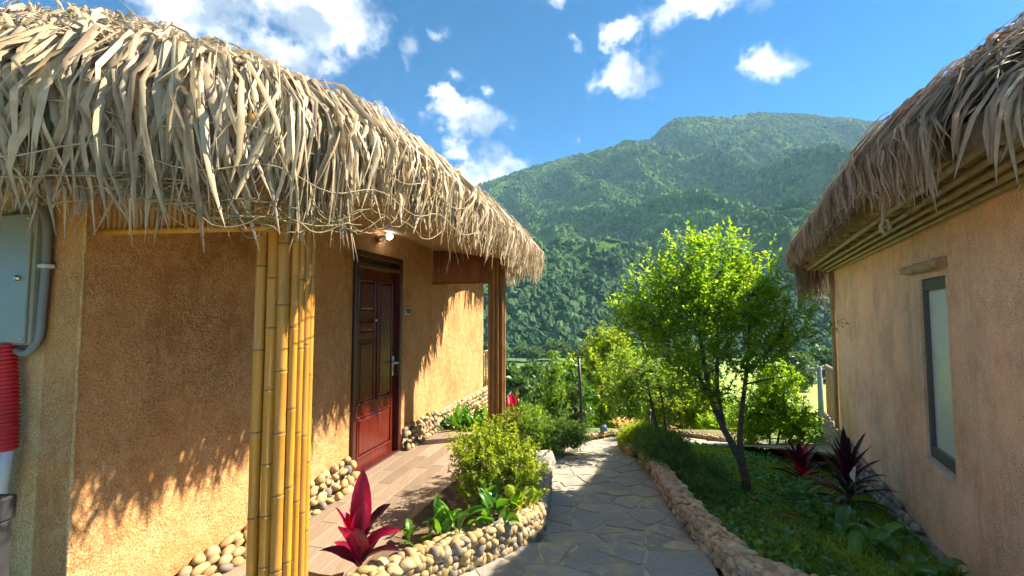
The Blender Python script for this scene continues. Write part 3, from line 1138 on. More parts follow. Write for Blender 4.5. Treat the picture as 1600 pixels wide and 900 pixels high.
# ------------------------------------------------------------------ thatched roofs
class Roof:
    def __init__(s, eave, ridge, lip, rise, k):
        s.E = catmull(eave, 720)
        s.n = len(s.E)
        a, b2 = np.array(ridge[0], float), np.array(ridge[1], float)
        ab = b2 - a
        t = np.clip(((s.E - a) @ ab) / (ab @ ab), 0, 1)
        s.A = a + t[:, None] * ab
        s.L = np.array([lip(p[0], p[1]) if callable(lip) else lip for p in s.E])
        s.lip, s.rise, s.k = float(s.L.mean()), rise, k
        s.slope = np.sqrt(((s.E - s.A) ** 2).sum(1) + rise ** 2)
        d = np.roll(s.E, -1, 0) - np.roll(s.E, 1, 0)
        s.T = d / np.linalg.norm(d, axis=1)[:, None]
        s.O = np.stack([s.T[:, 1], -s.T[:, 0]], 1)
        if ((s.O * (s.E - s.E.mean(0))).sum(1) < 0).mean() > .5:
            s.O = -s.O
        s.per = np.linalg.norm(np.roll(s.E, -1, 0) - s.E, axis=1).sum()

    def at(s, u, q, off=0.0):
        """u in 0..1 round the eave, q metres up the slope from the eave (negative: hanging below it)"""
        x = (u % 1.0) * s.n
        i = int(x) % s.n
        j = (i + 1) % s.n
        w = x - int(x)
        E = s.E[i] * (1 - w) + s.E[j] * w
        A = s.A[i] * (1 - w) + s.A[j] * w
        O = s.O[i]
        if q >= 0:
            t = min(q / s.slope[i], 1.0)
            P = E + (A - E) * t
            z = s.L[i] + s.rise * (1 - (1 - t) ** s.k)
            return Vector((P[0] + O[0] * off * .4, P[1] + O[1] * off * .4, z + off * .9))
        g = 0.07 * (1 - math.exp(q / .10))
        return Vector((E[0] + O[0] * (g + off * .9), E[1] + O[1] * (g + off * .9), s.L[i] + q * .97 + off * .3))

    def surface(s, nu=180, nt=12, drop=0.14):
        v, f = [], []
        for k in range(nt + 1):
            t = (k / nt) ** 1.3
            for i in range(nu):
                ii = i * s.n // nu
                E, A = s.E[ii], s.A[ii]
                P = E + (A - E) * t
                v.append((P[0], P[1], s.L[ii] + s.rise * (1 - (1 - t) ** s.k) - .03))
        for k in range(nt):
            for i in range(nu):
                j = (i + 1) % nu
                f.append((k * nu + i, k * nu + j, (k + 1) * nu + j, (k + 1) * nu + i))
        base = len(v)
        for i in range(nu):
            ii = i * s.n // nu
            E = s.E[ii] - s.O[ii] * .03
            v.append((E[0], E[1], s.L[ii] - drop))
        for i in range(nu):
            j = (i + 1) % nu
            f.append((i, base + i, base + j, j))
        return v, f


def ribbon(roof, u0, q0, L, w, ang, off, lift, twist, rr, K=6, droop=0.0):
    """one dried leaf lying down the slope and hanging over the eave"""
    v, f = [], []
    pts = []
    curl = rr.uniform(-.32, .32)
    wig, wph = rr.uniform(0, .022), rr.uniform(0, 6)
    for k in range(K + 1):
        a = k / K
        q = q0 - L * a * math.cos(ang)
        u = u0 + (L * a * math.sin(ang) + curl * a * a * L + wig * math.sin(a * 7 + wph)) / roof.per
        o = off + lift * math.sin(math.pi * min(1, a * 1.1)) + (0.05 * max(0, -q) * rr.uniform(-1, 1) if q < 0 else 0)
        pts.append(roof.at(u, q, o))
    i = int((u0 % 1) * roof.n) % roof.n
    tan = Vector((roof.T[i][0], roof.T[i][1], 0))
    out = Vector((roof.O[i][0], roof.O[i][1], .5))
    tw0 = rr.uniform(-.5, .5)
    for k, p in enumerate(pts):
        a = k / K
        wd = w * (0.5 + 1.0 * a) if a < .5 else w * (1.0 - 0.88 * ((a - .5) / .5) ** 2.8)
        tw = tw0 + twist * a
        sd = (tan * math.cos(tw) + out * math.sin(tw)) * wd * .5
        v += [p - sd, p + out * w * .18, p + sd]
        if k:
            b2 = (k - 1) * 3
            f += [(b2, b2 + 1, b2 + 4, b2 + 3), (b2 + 1, b2 + 2, b2 + 5, b2 + 4)]
    return v, f


def near_u(roof, lo, hi):
    return lo, hi


def build_roof(roof, parent, material, spans, parts_span, seed, parts_n=300, front=None, names=('roof', 'thatch_leaf', 'thatch')):
    rr = random.Random(seed)
    v, f = roof.surface()
    ro = obj(names[0], v, f, 'thatch_core', parent, True)
    mb = MB()
    for (u0, u1, count, qmax, L0, L1, W0, W1, hang) in spans:
        k = 0
        while k < count:
            # a frond: leaves fanning from one stalk
            uc_, fan = rr.uniform(u0, u1), rr.uniform(.2, .95)
            if rr.random() < hang:
                qc = rr.uniform(0.0, .35) + rr.uniform(0, .25)
            else:
                qc = rr.uniform(.2, qmax) + L1 * .6
            lean, Lc, wc, oc = rr.gauss(0, .28), rr.uniform(L0, L1), rr.uniform(W0, W1), rr.uniform(0, .11)
            for j in range(rr.randint(5, 11)):
                a = rr.uniform(-1, 1)
                L = Lc * rr.uniform(.6, 1.15)
                q = qc + rr.uniform(-.08, .08)
                lim = -rr.uniform(.32, .64) if front and u0 == front else -rr.uniform(.20, .46)
                if q - L < lim:
                    L = q - lim
                tw = rr.uniform(-1.4, 1.4) if rr.random() < .8 else rr.uniform(-4, 4)
                v, f = ribbon(roof, uc_ + a * .05 / roof.per, q, max(L, .2), wc * rr.uniform(.6, 1.3), lean + a * fan, oc + rr.uniform(0, .05), rr.uniform(-.01, .10), tw, rr, 5)
                mb.add(v, f)
                k += 1
    tag(mb.build(names[2], material, ro, True), kind='stuff')
    for k in range(parts_n):
        u = rr.uniform(*parts_span[:2])
        L = rr.uniform(.55, .95)
        q = rr.uniform(-.02, .45) if rr.random() < .62 else rr.uniform(.3, 1.6)
        lim = -rr.uniform(.30, .66) if front and u < parts_span[1] - .06 else -rr.uniform(.20, .46)
        if q - L < lim:
            L = max(.3, q - lim)
        v, f = ribbon(roof, u, q, L, rr.uniform(*parts_span[2:]), rr.gauss(0, .38), rr.uniform(.06, .16), rr.uniform(0, .08), rr.uniform(-1.2, 1.2), rr, 7)
        obj(names[1], v, f, material, ro, True)
    return ro


def u_of(roof, x, y):
    return float(np.argmin(((roof.E - np.array([x, y])) ** 2).sum(1))) / roof.n


# ------------------------------------------------------------------ the hut on the left
OW = Vector((-1.53, 4.30, 0))
U = Vector((0.25, 1, 0)).normalized()
NO = Vector((U.y, -U.x, 0))
Z3 = Vector((0, 0, 1))


def W1(s, off, z):
    return OW + U * s + NO * off + Z3 * z


left = root('thatched_hut', (-3.5, 5, 0), 'ochre plastered hut with pale leaf thatch, wooden door and bamboo porch posts', 'hut')


def wall_panel(name, p0, p1, z0, z1, thick, material, parent, hole=None, inward=1):
    """a plaster wall running p0 -> p1, thickened away from the outside"""
    p0, p1 = Vector((*p0, 0)), Vector((*p1, 0))
    d = (p1 - p0).normalized()
    nrm = Vector((d.y, -d.x, 0)) * inward
    L = (p1 - p0).length
    mb = MB()
    segs = [(0, L, z0, z1)] if hole is None else [(0, hole[0], z0, z1), (hole[1], L, z0, z1), (hole[0], hole[1], z0, hole[2]), (hole[0], hole[1], hole[3], z1)]
    for a, b2, za, zb in segs:
        if b2 - a < 1e-4 or zb - za < 1e-4:
            continue
        c = p0 + d * (a + b2) / 2 - nrm * thick / 2 + Z3 * (za + zb) / 2
        mb.add(*box(c, (b2 - a, thick, zb - za), d, -nrm))
    return mb.build(name, material, parent)


SEAM = W1(-2.22, 0, 0)
FAR = W1(4.12, 0, 0)
# long wall with the door opening, in two pieces around it
mb = MB()
TH = 0.22
for a, b2, z0, z1 in ((-2.22, -0.0, -.35, 2.62), (0.95, 4.12, -.8, 2.62), (0.0, 0.95, 2.2, 2.62)):
    mb.add(*box(W1((a + b2) / 2, -TH / 2, (z0 + z1) / 2), (b2 - a, TH, z1 - z0), U, -NO))
lw = mb.build('wall', 'ochre_plaster', left)
g0 = SEAM + NO * -0.003
mb = MB()
mb.add(*box(SEAM - NO * (TH + 2.2) + U * (TH / 2 + .003) + Z3 * 1.13, (4.4, TH, 2.96), -NO, -U))
gw = mb.build('wall', 'grey_plaster', left)
tag(gw, 'greyish shaded end wall with the electrical box')
# worn pale edge at the corner
mb = MB()
rr = random.Random(3)
pts = [SEAM + NO * 0.002 + U * 0.004 + Z3 * z + NO * rr.uniform(-.004, .003) for z in np.linspace(-.3, 2.3, 40)]
mb.add(*tube(pts, [rr.uniform(.003, .009) for _ in pts], 6))
mb.build('worn_corner', 'grey_plaster', left, True)
mb = MB()
mb.add(*box(W1(4.12 - TH / 2, -TH - 2, 1.0), (TH, 4, 3.2), U, -NO))
mb.build('wall', 'ochre_plaster', left)

# porch floor of wood-look tiles
floor_v, floor_f = box(W1(-0.12, .50, -.16), (4.25, 1.16, .3), U, -NO)
pf = obj('porch_floor', floor_v, floor_f, 'grout', left)
rr = random.Random(4)
row_w, off = 0.145, 0.0
r_i = 0
while off < 1.03:
    s = -2.22 - rr.uniform(0, .8)
    while s < 1.98:
        a, b2 = max(s, -2.22), min(s + .80, 1.98)
        w = min(row_w, 1.065 - off)
        if b2 - a > .06 and w > .03:
            v, f = box(W1((a + b2) / 2, off + w / 2, .001 + rr.uniform(0, .0012)), (b2 - a - .004, w - .004, .02), U, -NO, .0015)
            obj('floor_plank', v, f, 'wood_look_tile', pf)
        s += .80
    off += row_w

# door
dr = obj('door', *box(W1(.475, -.055, 1.02), (.83, .045, 2.03), U, -NO), 'lacquered_wood', left)
mb = MB()
for s0, s1, z0, z1 in ((0, .06, 0, 2.2), (.89, .95, 0, 2.2), (.06, .89, 2.14, 2.2), (.06, .89, 2.035, 2.075)):
    mb.add(*box(W1((s0 + s1) / 2, -.025, (z0 + z1) / 2), (s1 - s0, .11, z1 - z0), U, -NO, .006))
mb.build('frame', 'dark_frame_wood', dr)
obj('transom', *box(W1(.475, -.06, 2.105), (.83, .03, .07), U, -NO), 'dark_frame_wood', dr)


def panel(s0, s1, z0, z1):
    mb = MB()
    e = .022
    for a, b2, c, d in ((s0, s1, z0, z0 + e), (s0, s1, z1 - e, z1), (s0, s0 + e, z0 + e, z1 - e), (s1 - e, s1, z0 + e, z1 - e)):
        mb.add(*box(W1((a + b2) / 2, -.027, (c + d) / 2), (b2 - a, .022, d - c), U, -NO, .006))
    p = mb.build('panel', 'lacquered_wood', dr)
    # raised field
    i0, i1, j0, j1, t = s0 + .05, s1 - .05, z0 + .05, z1 - .05, .03
    v = [W1(s0 + e, -.0322, z0 + e), W1(s1 - e, -.0322, z0 + e), W1(s1 - e, -.0322, z1 - e), W1(s0 + e, -.0322, z1 - e),
         W1(i0, -.018, j0), W1(i1, -.018, j0), W1(i1, -.018, j1), W1(i0, -.018, j1)]
    f = [(0, 1, 5, 4), (1, 2, 6, 5), (2, 3, 7, 6), (3, 0, 4, 7), (4, 5, 6, 7)]
    m2 = MB().add(v, f)
    o = m2.build('panel', 'lacquered_wood', dr)
    return p


panel(.14, .81, .14, .55)
panel(.14, .45, .66, 1.30)
panel(.50, .81, .66, 1.92)
panel(.14, .45, 1.36, 1.52)
panel(.14, .45, 1.58, 1.92)
mb = MB()
mb.add(*box(W1(.845, -.024, .98), (.045, .014, .22), U, -NO, .004))
mb.add(*tube([W1(.845, -.02, 1.02), W1(.845, .035, 1.02), W1(.835, .042, 1.02), W1(.74, .042, 1.02)], .010, 8))
mb.build('handle', 'steel', dr, True)
for z in (1.93, 1.80, 1.52, 1.36):
    obj('hinge', *tube([W1(.066, -.01, z - .02), W1(.066, -.01, z + .02)], .010, 8), 'steel', dr, True)
obj('bolt_plate', *box(W1(.075, -.022, .28), (.03, .012, .14), U, -NO, .003), 'black_iron', dr)
obj('peephole', *tube([W1(.46, -.03, 1.5), W1(.46, -.012, 1.5)], .012, 10), 'steel', dr, True)
obj('threshold', *box(W1(.475, -.05, .018), (.95, .16, .02), U, -NO, .004), 'dark_frame_wood', dr)

# house number
plate = obj('number_plate', *box(W1(1.12, .006, 1.60), (.15, .012, .085), U, -NO, .003), 'number_plate', left)
SEG = {'4': 'bcfg', '0': 'abcdef', '8': 'abcdefg'}
for k, ch in enumerate('408'):
    mb = MB()
    s0 = 1.075 + k * .045
    for g in SEG[ch]:
        c, w, h = {'a': ((0, .027), .02, .007), 'g': ((0, 0), .02, .007), 'd': ((0, -.027), .02, .007), 'b': ((.011, .0135), .007, .027),
                   'c': ((.011, -.0135), .007, .027), 'e': ((-.011, -.0135), .007, .027), 'f': ((-.011, .0135), .007, .027)}[g]
        mb.add(*box(W1(s0 + c[0], .0145, 1.60 + c[1]), (w, .004, h), U, -NO))
    mb.build('digit', 'dark_ink', plate)
# wall lamp
lamp = obj('wall_lamp', *tube([W1(.42, 0, 2.36), W1(.42, .05, 2.36), W1(.42, .09, 2.38), W1(.44, .10, 2.385)], [.04, .038, .02, .02], 12), 'steel', left, True)
bm = bmesh.new()
bmesh.ops.create_uvsphere(bm, u_segments=16, v_segments=10, radius=.036)
obj('bulb', [W1(.47, .115, 2.39) + q.co for q in bm.verts], [[q.index for q in fc.verts] for fc in bm.faces], 'lamp_globe', lamp, True)
bm.free()

# bamboo posts: bundles of canes
rr = random.Random(9)
random.seed(12)


def post(name, s, off, spots, material, z0=-.3, z1=2.36, label=None):
    p = W1(s, off, 0)
    core = obj(name, *tube([W1(s + .01, off, z0), W1(s + .01, off, z1)], .062, 10), 'brown_bamboo', left, True)
    if label:
        core['label'] = label
    for (ds, do, r) in spots:
        lean = Vector((random.uniform(-.003, .003), random.uniform(-.003, .003), 0))
        cane_obj('cane', W1(s + ds, off + do, z0) - lean, W1(s + ds, off + do, z1) + lean, r, material, core, node=random.uniform(.27, .4), rings=True, n=12)


# the near post shows seven canes to the camera
near_canes = []
for r_, rad in ((-.096, .0245), (-.052, .024), (-.004, .029), (.040, .020), (.071, .018), (.099, .021), (.120, .018)):
    d_ = .055 * (1 - (r_ / .13) ** 2)
    near_canes.append((.65 * r_ - .759 * d_, .759 * r_ + .65 * d_, rad))
near_canes += [(.05, -.05, .025), (.08, 0, .025), (.09, .045, .025), (.03, -.08, .025)]
post('post', -1.96, .93, near_canes, 'yellow_bamboo', label='thick bundle of yellow bamboo canes at the near porch corner')
post('post', 1.78, .93, [(-.06, -.07, .025), (-.075, -.02, .027), (-.07, .03, .025), (-.04, .075, .026), (.01, .09, .028), (.05, .06, .03), (.05, -.06, .03), (0, -.09, .026)],
     'brown_bamboo', label='bundle of brown bamboo canes at the far porch corner')


# slatted panels closing the ends of the porch above head height
def end_panel(s, s_post, material, z0=1.985, z1=2.42, n=34):
    p = obj('end_panel', *cane(W1(s, .01, z0 - .012), W1(s_post, .96, z0 - .012), .016, .3)[0], 'yellow_bamboo' if s < 0 else material, left, True)
    for k in range(n):
        a = (k + .5) / n
        ss, off = s + (s_post - s) * a, .02 + .90 * a
        v, f = tube([W1(ss, off, z0), W1(ss, off, z0 + .2), W1(ss, off, z1)], [.0125, .0135, .0125], 6)
        obj('slat', v, f, material, p, True)
    return p


end_panel(1.80, 1.80, 'red_bamboo')
end_panel(-2.16, -2.05, 'brown_bamboo', n=30)

# stones at the foot of the walls
rr = random.Random(31)
for a, b2, zb in ((-2.1, -.02, 0), (.97, 1.93, 0), (1.93, 4.5, -.25)):
    items = []
    plinth = MB()
    plinth.add([W1(a, .004, zb - .1), W1(a, .085, zb - .1), W1(a, .015, .20 if a > 0 else -.02), W1(a, .004, .22 if a > 0 else .0), W1(b2, .004, zb - .1), W1(b2, .085, zb - .1), W1(b2, .015, .20), W1(b2, .004, .22)],
               [(0, 1, 2, 3), (4, 7, 6, 5), (1, 5, 6, 2), (2, 6, 7, 3)])
    s = a + .04
    while s < b2 - .02:
        rows = 4 if zb == 0 else 6
        near = a < 0
        for k in range(rows):
            z = (0.035 + k * .068) + (zb * 0.8 if zb else 0) + rr.uniform(-.012, .012)
            if near:
                zt = max(.05, .24 + .10 * s)
                z = .025 + (zt - .025) * k / 3 + rr.uniform(-.008, .008)
            elif z > .25:
                continue
            h = (z - zb) / (.25 - zb)
            o_ = .165 - .045 * k + rr.uniform(-.01, .01) if near else .115 - .09 * h
            sz = rr.uniform(.030, .046)
            ss = s + (k % 2) * .045 + rr.uniform(-.015, .015)
            if ss > b2 - .02:
                continue
            items.append((W1(ss, o_, z), sz * rr.uniform(.9, 1.35), sz * .8, sz * rr.uniform(.75, 1), Euler((rr.uniform(-.3, .3), rr.uniform(-.5, .5), math.atan2(U.y, U.x) + rr.uniform(-.3, .3)))))
        s += rr.uniform(.085, .10)
    pl = plinth.build('plinth', 'mortar', left)
    items.sort(key=lambda it: it[0].y)
    lay_pebbles(items, 'river_pebble', pl)

# roof
eaveL = [(-7.0, 2.7), (-5.2, 1.95), (-3.6, 1.66), (-2.2, 1.56), (-1.30, 1.62), (-.82, 1.98), (-.53, 2.7), (-.25, 3.8), (-.01, 4.9), (.15, 5.7), (.18, 6.15), (.02, 6.5), (-.45, 6.8),
         (-.42, 7.6), (-.15, 8.3), (-.5, 9.0), (-2.0, 9.4), (-4.5, 9.3), (-7, 8.6), (-8.6, 7), (-8.8, 5), (-8.2, 3.6)]
roofL = Roof(eaveL, [(-4.7, 4.9), (-4.0, 5.9)], 2.36, 2.25, 1.2)
ua, ub = u_of(roofL, -4.2, 1.8), u_of(roofL, -.82, 1.98)
uc, ud = u_of(roofL, .18, 6.15), u_of(roofL, -.5, 9.0)
rl = build_roof(roofL, left, 'pale_thatch',
                [(ua, ub, 5600, 3.2, .50, 1.05, .009, .028, .58), (ub, uc, 7000, 3.0, .35, .75, .008, .024, .5), (ua, uc, 2600, 2.5, .3, .7, .003, .007, .7),
                 (uc, ud, 700, 2.0, .4, .7, .02, .035, .5), (ud, ua + 1, 900, 2.5, .5, .9, .03, .05, .4)],
                (ua + .01, ub + .05, .016, .040), 41, 300, front=ua)

# woven ceiling under the overhang and the poles that carry it
v, f = [], []
m = 180
for i in range(m):
    ii = i * roofL.n // m
    E = roofL.E[ii] - roofL.O[ii] * .04
    A = roofL.A[ii]
    v.append((E[0], E[1], roofL.lip - .13))
    P = E + (A - E) * .55
    v.append((P[0], P[1], roofL.lip + .26))
for i in range(m):
    j = (i + 1) % m
    f.append((2 * i, 2 * i + 1, 2 * j + 1, 2 * j))
obj('ceiling', v, f, 'woven_ceiling', rl, True)
random.seed(5)
for off, z in ((1.22, 2.275), (1.06, 2.295), (.93, 2.35), (.62, 2.37), (.34, 2.42), (.10, 2.45)):
    cane_obj('purlin', W1(-2.5, off, z), W1(2.2 if off > .2 else 1.8, off, z), .022 if off > .2 else .016, 'brown_bamboo' if off < 1 else 'yellow_bamboo', rl, .35)
for k in range(15):
    s = -2.3 + k * .31
    cane_obj('rafter', W1(s, -.02, 2.50), W1(s, 1.38, 2.30), .017, 'brown_bamboo', rl, .35, 8)
for k in range(9):
    x = -5.2 + k * .42
    cane_obj('rafter', Vector((x, 2.6, 2.46)), Vector((x + .05, 1.62, 2.30)), .017, 'brown_bamboo', rl, .35, 8)

# old net thrown over the thatch
rr = random.Random(17)
mb = MB()
for q in (-.34, -.2, -.06, .10, .30, .52, .80, 1.1, 1.5, 2.0):
    pts = []
    for k in range(70):
        u = ua + (ub + .06 - ua) * k / 69
        pts.append(roofL.at(u, q + .03 * math.sin(k * .7 + q * 9) + 0, .165))
    mb.add(*tube(pts, .0024, 5, False))
for k in range(18):
    u = ua + (ub + .06 - ua) * (k + .5) / 18
    pts = [roofL.at(u + rr.uniform(-.0012, .0012) + .004 * math.sin(j + k), 1.6 - j * .14, .17) for j in range(15)]
    mb.add(*tube(pts, .0022, 5, False))
mb.build('net', 'rope', rl, True)
# tangle of dried vine along the bottom of the net
mb = MB()
for k in range(55):
    c = ub - .026 + rr.gauss(0, .022)
    ln = rr.uniform(.012, .03)
    q0 = -.36 - .08 * math.exp(-((c - ub + .02) / .03) ** 2) + rr.uniform(-.05, .06)
    po = rr.uniform(.05, .14)
    pts = catmull([roofL.at(c + ln * (j / 9 - .5), q0 + .018 * math.sin(j * .8 + k) - .05 * math.sin(math.pi * j / 9), po + rr.uniform(-.015, .015)) for j in range(10)], 40, False)
    mb.add(*tube(pts, rr.uniform(.0015, .0035), 5, False))
mb.build('dried_vine', 'dried_vine', rl, True)
# a few stray stems standing out of the thatch
for (u, q, d, l) in ((u_of(roofL, -.5, 2.6), 2.2, (-.35, 0, .55), .35), (u_of(roofL, .06, 4.9), .5, (.8, .2, .1), .35), (u_of(roofL, .24, 5.8), .2, (.8, .3, .1), .3),
                     (u_of(roofL, -.2, 3.8), 1.0, (.5, 0, .4), .2), (u_of(roofL, -.72, 1.95), 2.9, (-.6, 0, .6), .5)):
    p = roofL.at(u, q, .08)
    obj('stray_stem', *tube([p, p + Vector(d).normalized() * l * .5 + Vector((0, 0, .01)), p + Vector(d).normalized() * l], [.012, .009, .003], 6), 'pale_thatch', rl, True)
p = roofL.at(u_of(roofL, -.2, 3.8), -.05, .02)
p = W1(-.35, 1.2, 2.42)
obj('stray_stem', *tube([p, p + Vector((-.03, .02, -.22)), p + Vector((-.10, .05, -.52))], [.008, .006, .003], 6), 'pale_thatch', rl, True)

# railing of the balcony at the far end
rail = obj('railing', *tube([W1(4.2, -.02, .86), W1(5.4, -.02, .86)], .022, 8), 'grey_bamboo', left, True)
for k in range(8):
    cane_obj('baluster', W1(4.22 + k * .15, -.02, .05), W1(4.22 + k * .15, -.02, .86), .016, 'grey_bamboo', rail, .3, 8)
obj('balcony_floor', *box(W1(4.85, -1.0, -.3), (1.4, 2.1, .6), U, -NO), 'mortar', left)

# ------------------------------------------------------------------ electrical box, pipes, grey stand
FD = -NO                      # along the end wall, away from the corner
FN = -U                       # out of the end wall


def W3(a, off, z):
    return SEAM + FD * (a + .065) + FN * off + Z3 * z


eb = root('electrical_box', W3(.35, .1, 1.42), 'pale green metal electrical box on the greyish end wall', 'electrical box')
obj('body', *box(W3(.425, .035, 1.74), (.55, .06, .64), FD, -FN, .008), 'box_paint', eb)
obj('cover', *box(W3(.425, .071, 1.74), (.53, .012, .62), FD, -FN, .003), 'box_paint', eb)
pts = catmull([W3(.35, .05, 2.08), W3(.24, .05, 2.11), W3(.135, .04, 2.05), (W3(.125, .03, 1.85)), W3(.135, .03, 1.6), W3(.145, .03, 1.46), W3(.20, .04, 1.38), W3(.30, .04, 1.40)], 40, False)
obj('conduit', *tube(pts, .018, 10), 'grey_conduit', eb, True)
obj('lock', *tube([W3(.22, .076, 1.74), W3(.22, .088, 1.74)], .014, 12), 'steel', eb, True)
for sa, sz_ in ((.175, 2.03), (.175, 1.45)):
    obj('screw', *tube([W3(sa, .076, sz_), W3(sa, .081, sz_)], .007, 8), 'steel', eb, True)
obj('clip', *box(W3(.124, .03, 1.80), (.05, .045, .02), FD, -FN, .003), 'white_pipe', eb)
rp = root('red_corrugated_pipe', W3(.28, .09, 1.0), 'red corrugated conduit hanging below the electrical box', 'pipe')
n = 130
pts = [W3(.31 - .05 * math.sin(k / n * 1.6), .06, 1.42 - .50 * k / n) for k in range(n)]
obj('corrugated_sleeve', *tube(pts, [.040 + .005 * math.sin(k * 2 * math.pi / 5) for k in range(n)], 12), 'red_conduit', rp, True)
for dx in (-.02, .025):
    obj('inner_pipe', *tube([W3(.265 + dx, .06, .95), W3(.30 + dx, .06, .7), W3(.38 + dx, .06, .2), W3(.40 + dx, .06, -.1)], .021, 10), 'white_pipe', rp, True)
st = root('grey_stand', (-1.85, 1.65, -.1), 'dark grey painted timber stand at the lower left edge', 'stand')
obj('top_rail', *box((-2.235, 1.66, .86), (.80, .06, .085), (1, .05, 0), (-.05, 1, 0), .006), 'charcoal_paint', st)
obj('leg', *box((-1.87, 1.68, .36), (.05, .05, .91), (1, .05, 0), (-.05, 1, 0), .005), 'charcoal_paint', st)
obj('leg', *box((-2.58, 1.645, .36), (.05, .05, .91), (1, .05, 0), (-.05, 1, 0), .005), 'charcoal_paint', st)
obj('low_rail', *box((-2.22, 1.665, .25), (.64, .04, .06), (1, .05, 0), (-.05, 1, 0), .005), 'charcoal_paint', st)

# ------------------------------------------------------------------ the hut on the right
U2 = Vector((0.52, 1, 0)).normalized()
N2 = Vector((-U2.y, U2.x, 0))          # out of the wall, towards the path
OR = Vector((1.56 + .52 * 4, 4, 0))


def W2(s, off, z):
    return OR + U2 * s + N2 * off + Z3 * z


right = root('thatched_hut', (7, 4.5, -.8), 'pinkish brown plastered hut with greyish thatch and a narrow frosted window', 'hut')
wl, wr = -0.60, 0.0            # window from s=wl to wr
S0, S1 = -2.5, 4.2
WZ0, WZ1 = .33, 1.87
mb = MB()
for a, b2, z0, z1 in ((S0, wl, -1.5, 2.42), (wr, S1, -1.5, 2.42), (wl, wr, -1.5, WZ0), (wl, wr, WZ1, 2.42)):
    mb.add(*box(W2((a + b2) / 2, -.11, (z0 + z1) / 2), (b2 - a, .22, z1 - z0), U2, N2))
mb.build('wall', 'pink_plaster', right)
mb = MB()
mb.add(*box(W2(S1 - .11, -.22 - 2.5, .46), (.22, 5, 3.9), U2, N2))
mb.add(*box(W2(S0 + .11, -.22 - 2.5, .46), (.22, 5, 3.9), U2, N2))
mb.build('wall', 'pink_plaster', right)
win = obj('window', *box(W2((wl + wr) / 2, -.055, (WZ0 + WZ1) / 2), (wr - wl - .10, .012, WZ1 - WZ0 - .12), U2, N2), 'frosted_glass', right)
win.name = 'window'
mb = MB()
for s0, s1, z0, z1 in ((wl, wl + .06, WZ0, WZ1), (wr - .06, wr, WZ0, WZ1), (wl + .06, wr - .06, WZ0, WZ0 + .10), (wl + .06, wr - .06, WZ1 - .10, WZ1)):
    mb.add(*box(W2((s0 + s1) / 2, -.055, (z0 + z1) / 2), (s1 - s0, .07, z1 - z0), U2, N2, .005))
mb.build('frame', 'window_frame', win)
obj('sill', *box(W2((wl + wr) / 2, -.01, WZ0 - .012), (wr - wl + .02, .06, .02), U2, N2, .004), 'sill_paint', win)
# rough plaster ledge over the window
v, f = [], []
rr = random.Random(8)
for k in range(15):
    s = wl - .06 + (wr - wl + .34) * k / 14
    for off, z in ((.0, 1.93), (.045, 1.93), (.06, 1.965), (.05, 2.0), (.0, 2.02)):
        v.append(W2(s, off - .002 if off == 0 else off + rr.uniform(-.012, .012), z + rr.uniform(-.008, .008) + .004 * k / 14))
for k in range(14):
    for j in range(4):
        f.append((k * 5 + j, k * 5 + j + 1, k * 5 + j + 6, k * 5 + j + 5))
f += [(0, 1, 2, 3, 4), tuple(70 + j for j in (4, 3, 2, 1, 0))]
obj('ledge', v, f, 'lintel_plaster', right, True)

# stone plinth
items = []
rr = random.Random(77)
plz = MB()
a, b2 = -1.2, 5.5
plz.add([W2(a, .003, -1.6), W2(a, .13, -1.6), W2(a, .05, -.44), W2(a, .003, -.40), W2(b2, .003, -1.6), W2(b2, .13, -1.6), W2(b2, .05, -.44), W2(b2, .003, -.40)],
        [(0, 1, 2, 3), (4, 7, 6, 5), (1, 5, 6, 2), (2, 6, 7, 3)])
s = a
while s < b2:
    P = W2(s, .12, 0)
    gz = float(lawn_z(P.x, P.y)) - .05
    z = gz
    k = 0
    while z < -.36:
        h = min(1, max(0, (z + 1.6) / 1.2))
        sz = rr.uniform(.032, .05)
        items.append((W2(s + (k % 2) * .045 + rr.uniform(-.02, .02), .135 - .08 * h, z), sz * rr.uniform(.9, 1.3), sz * .7, sz * rr.uniform(.75, 1), Euler((rr.uniform(-.3, .3), rr.uniform(-.5, .5), math.atan2(U2.y, U2.x) + rr.uniform(-.3, .3)))))
        z += .07
        k += 1
    s += .09
# the outer end of the balcony base
for k in range(9):
    for j in range(6):
        sz = rr.uniform(.045, .065)
        items.append((W2(5.52, -.02 - j * .11, -1.2 + k * .10), sz, sz, sz * .85, Euler((rr.uniform(-.5, .5), rr.uniform(-.5, .5), rr.uniform(0, 3)))))
items.sort(key=lambda it: it[0].y)
pl2 = plz.build('plinth', 'grey_mortar', right)
lay_pebbles(items, 'grey_pebble', pl2)
obj('balcony_floor', *box(W2(4.86, -1.2, -.85), (1.3, 2.3, .9), U2, N2), 'grey_mortar', right)
rail = obj('railing', *tube([W2(4.23, .0, .55), W2(5.5, .0, .55)], .03, 8), 'grey_bamboo', right, True)
for k in range(7):
    cane_obj('baluster', W2(4.30 + k * .19, 0, -.42), W2(4.30 + k * .19, 0, .55), .03, 'grey_bamboo', rail, .3, 8)
cane_obj('corner_post', W2(4.25, .03, -.42), W2(4.25, .03, 2.4), .045, 'grey_bamboo', right, .35, 10, True)

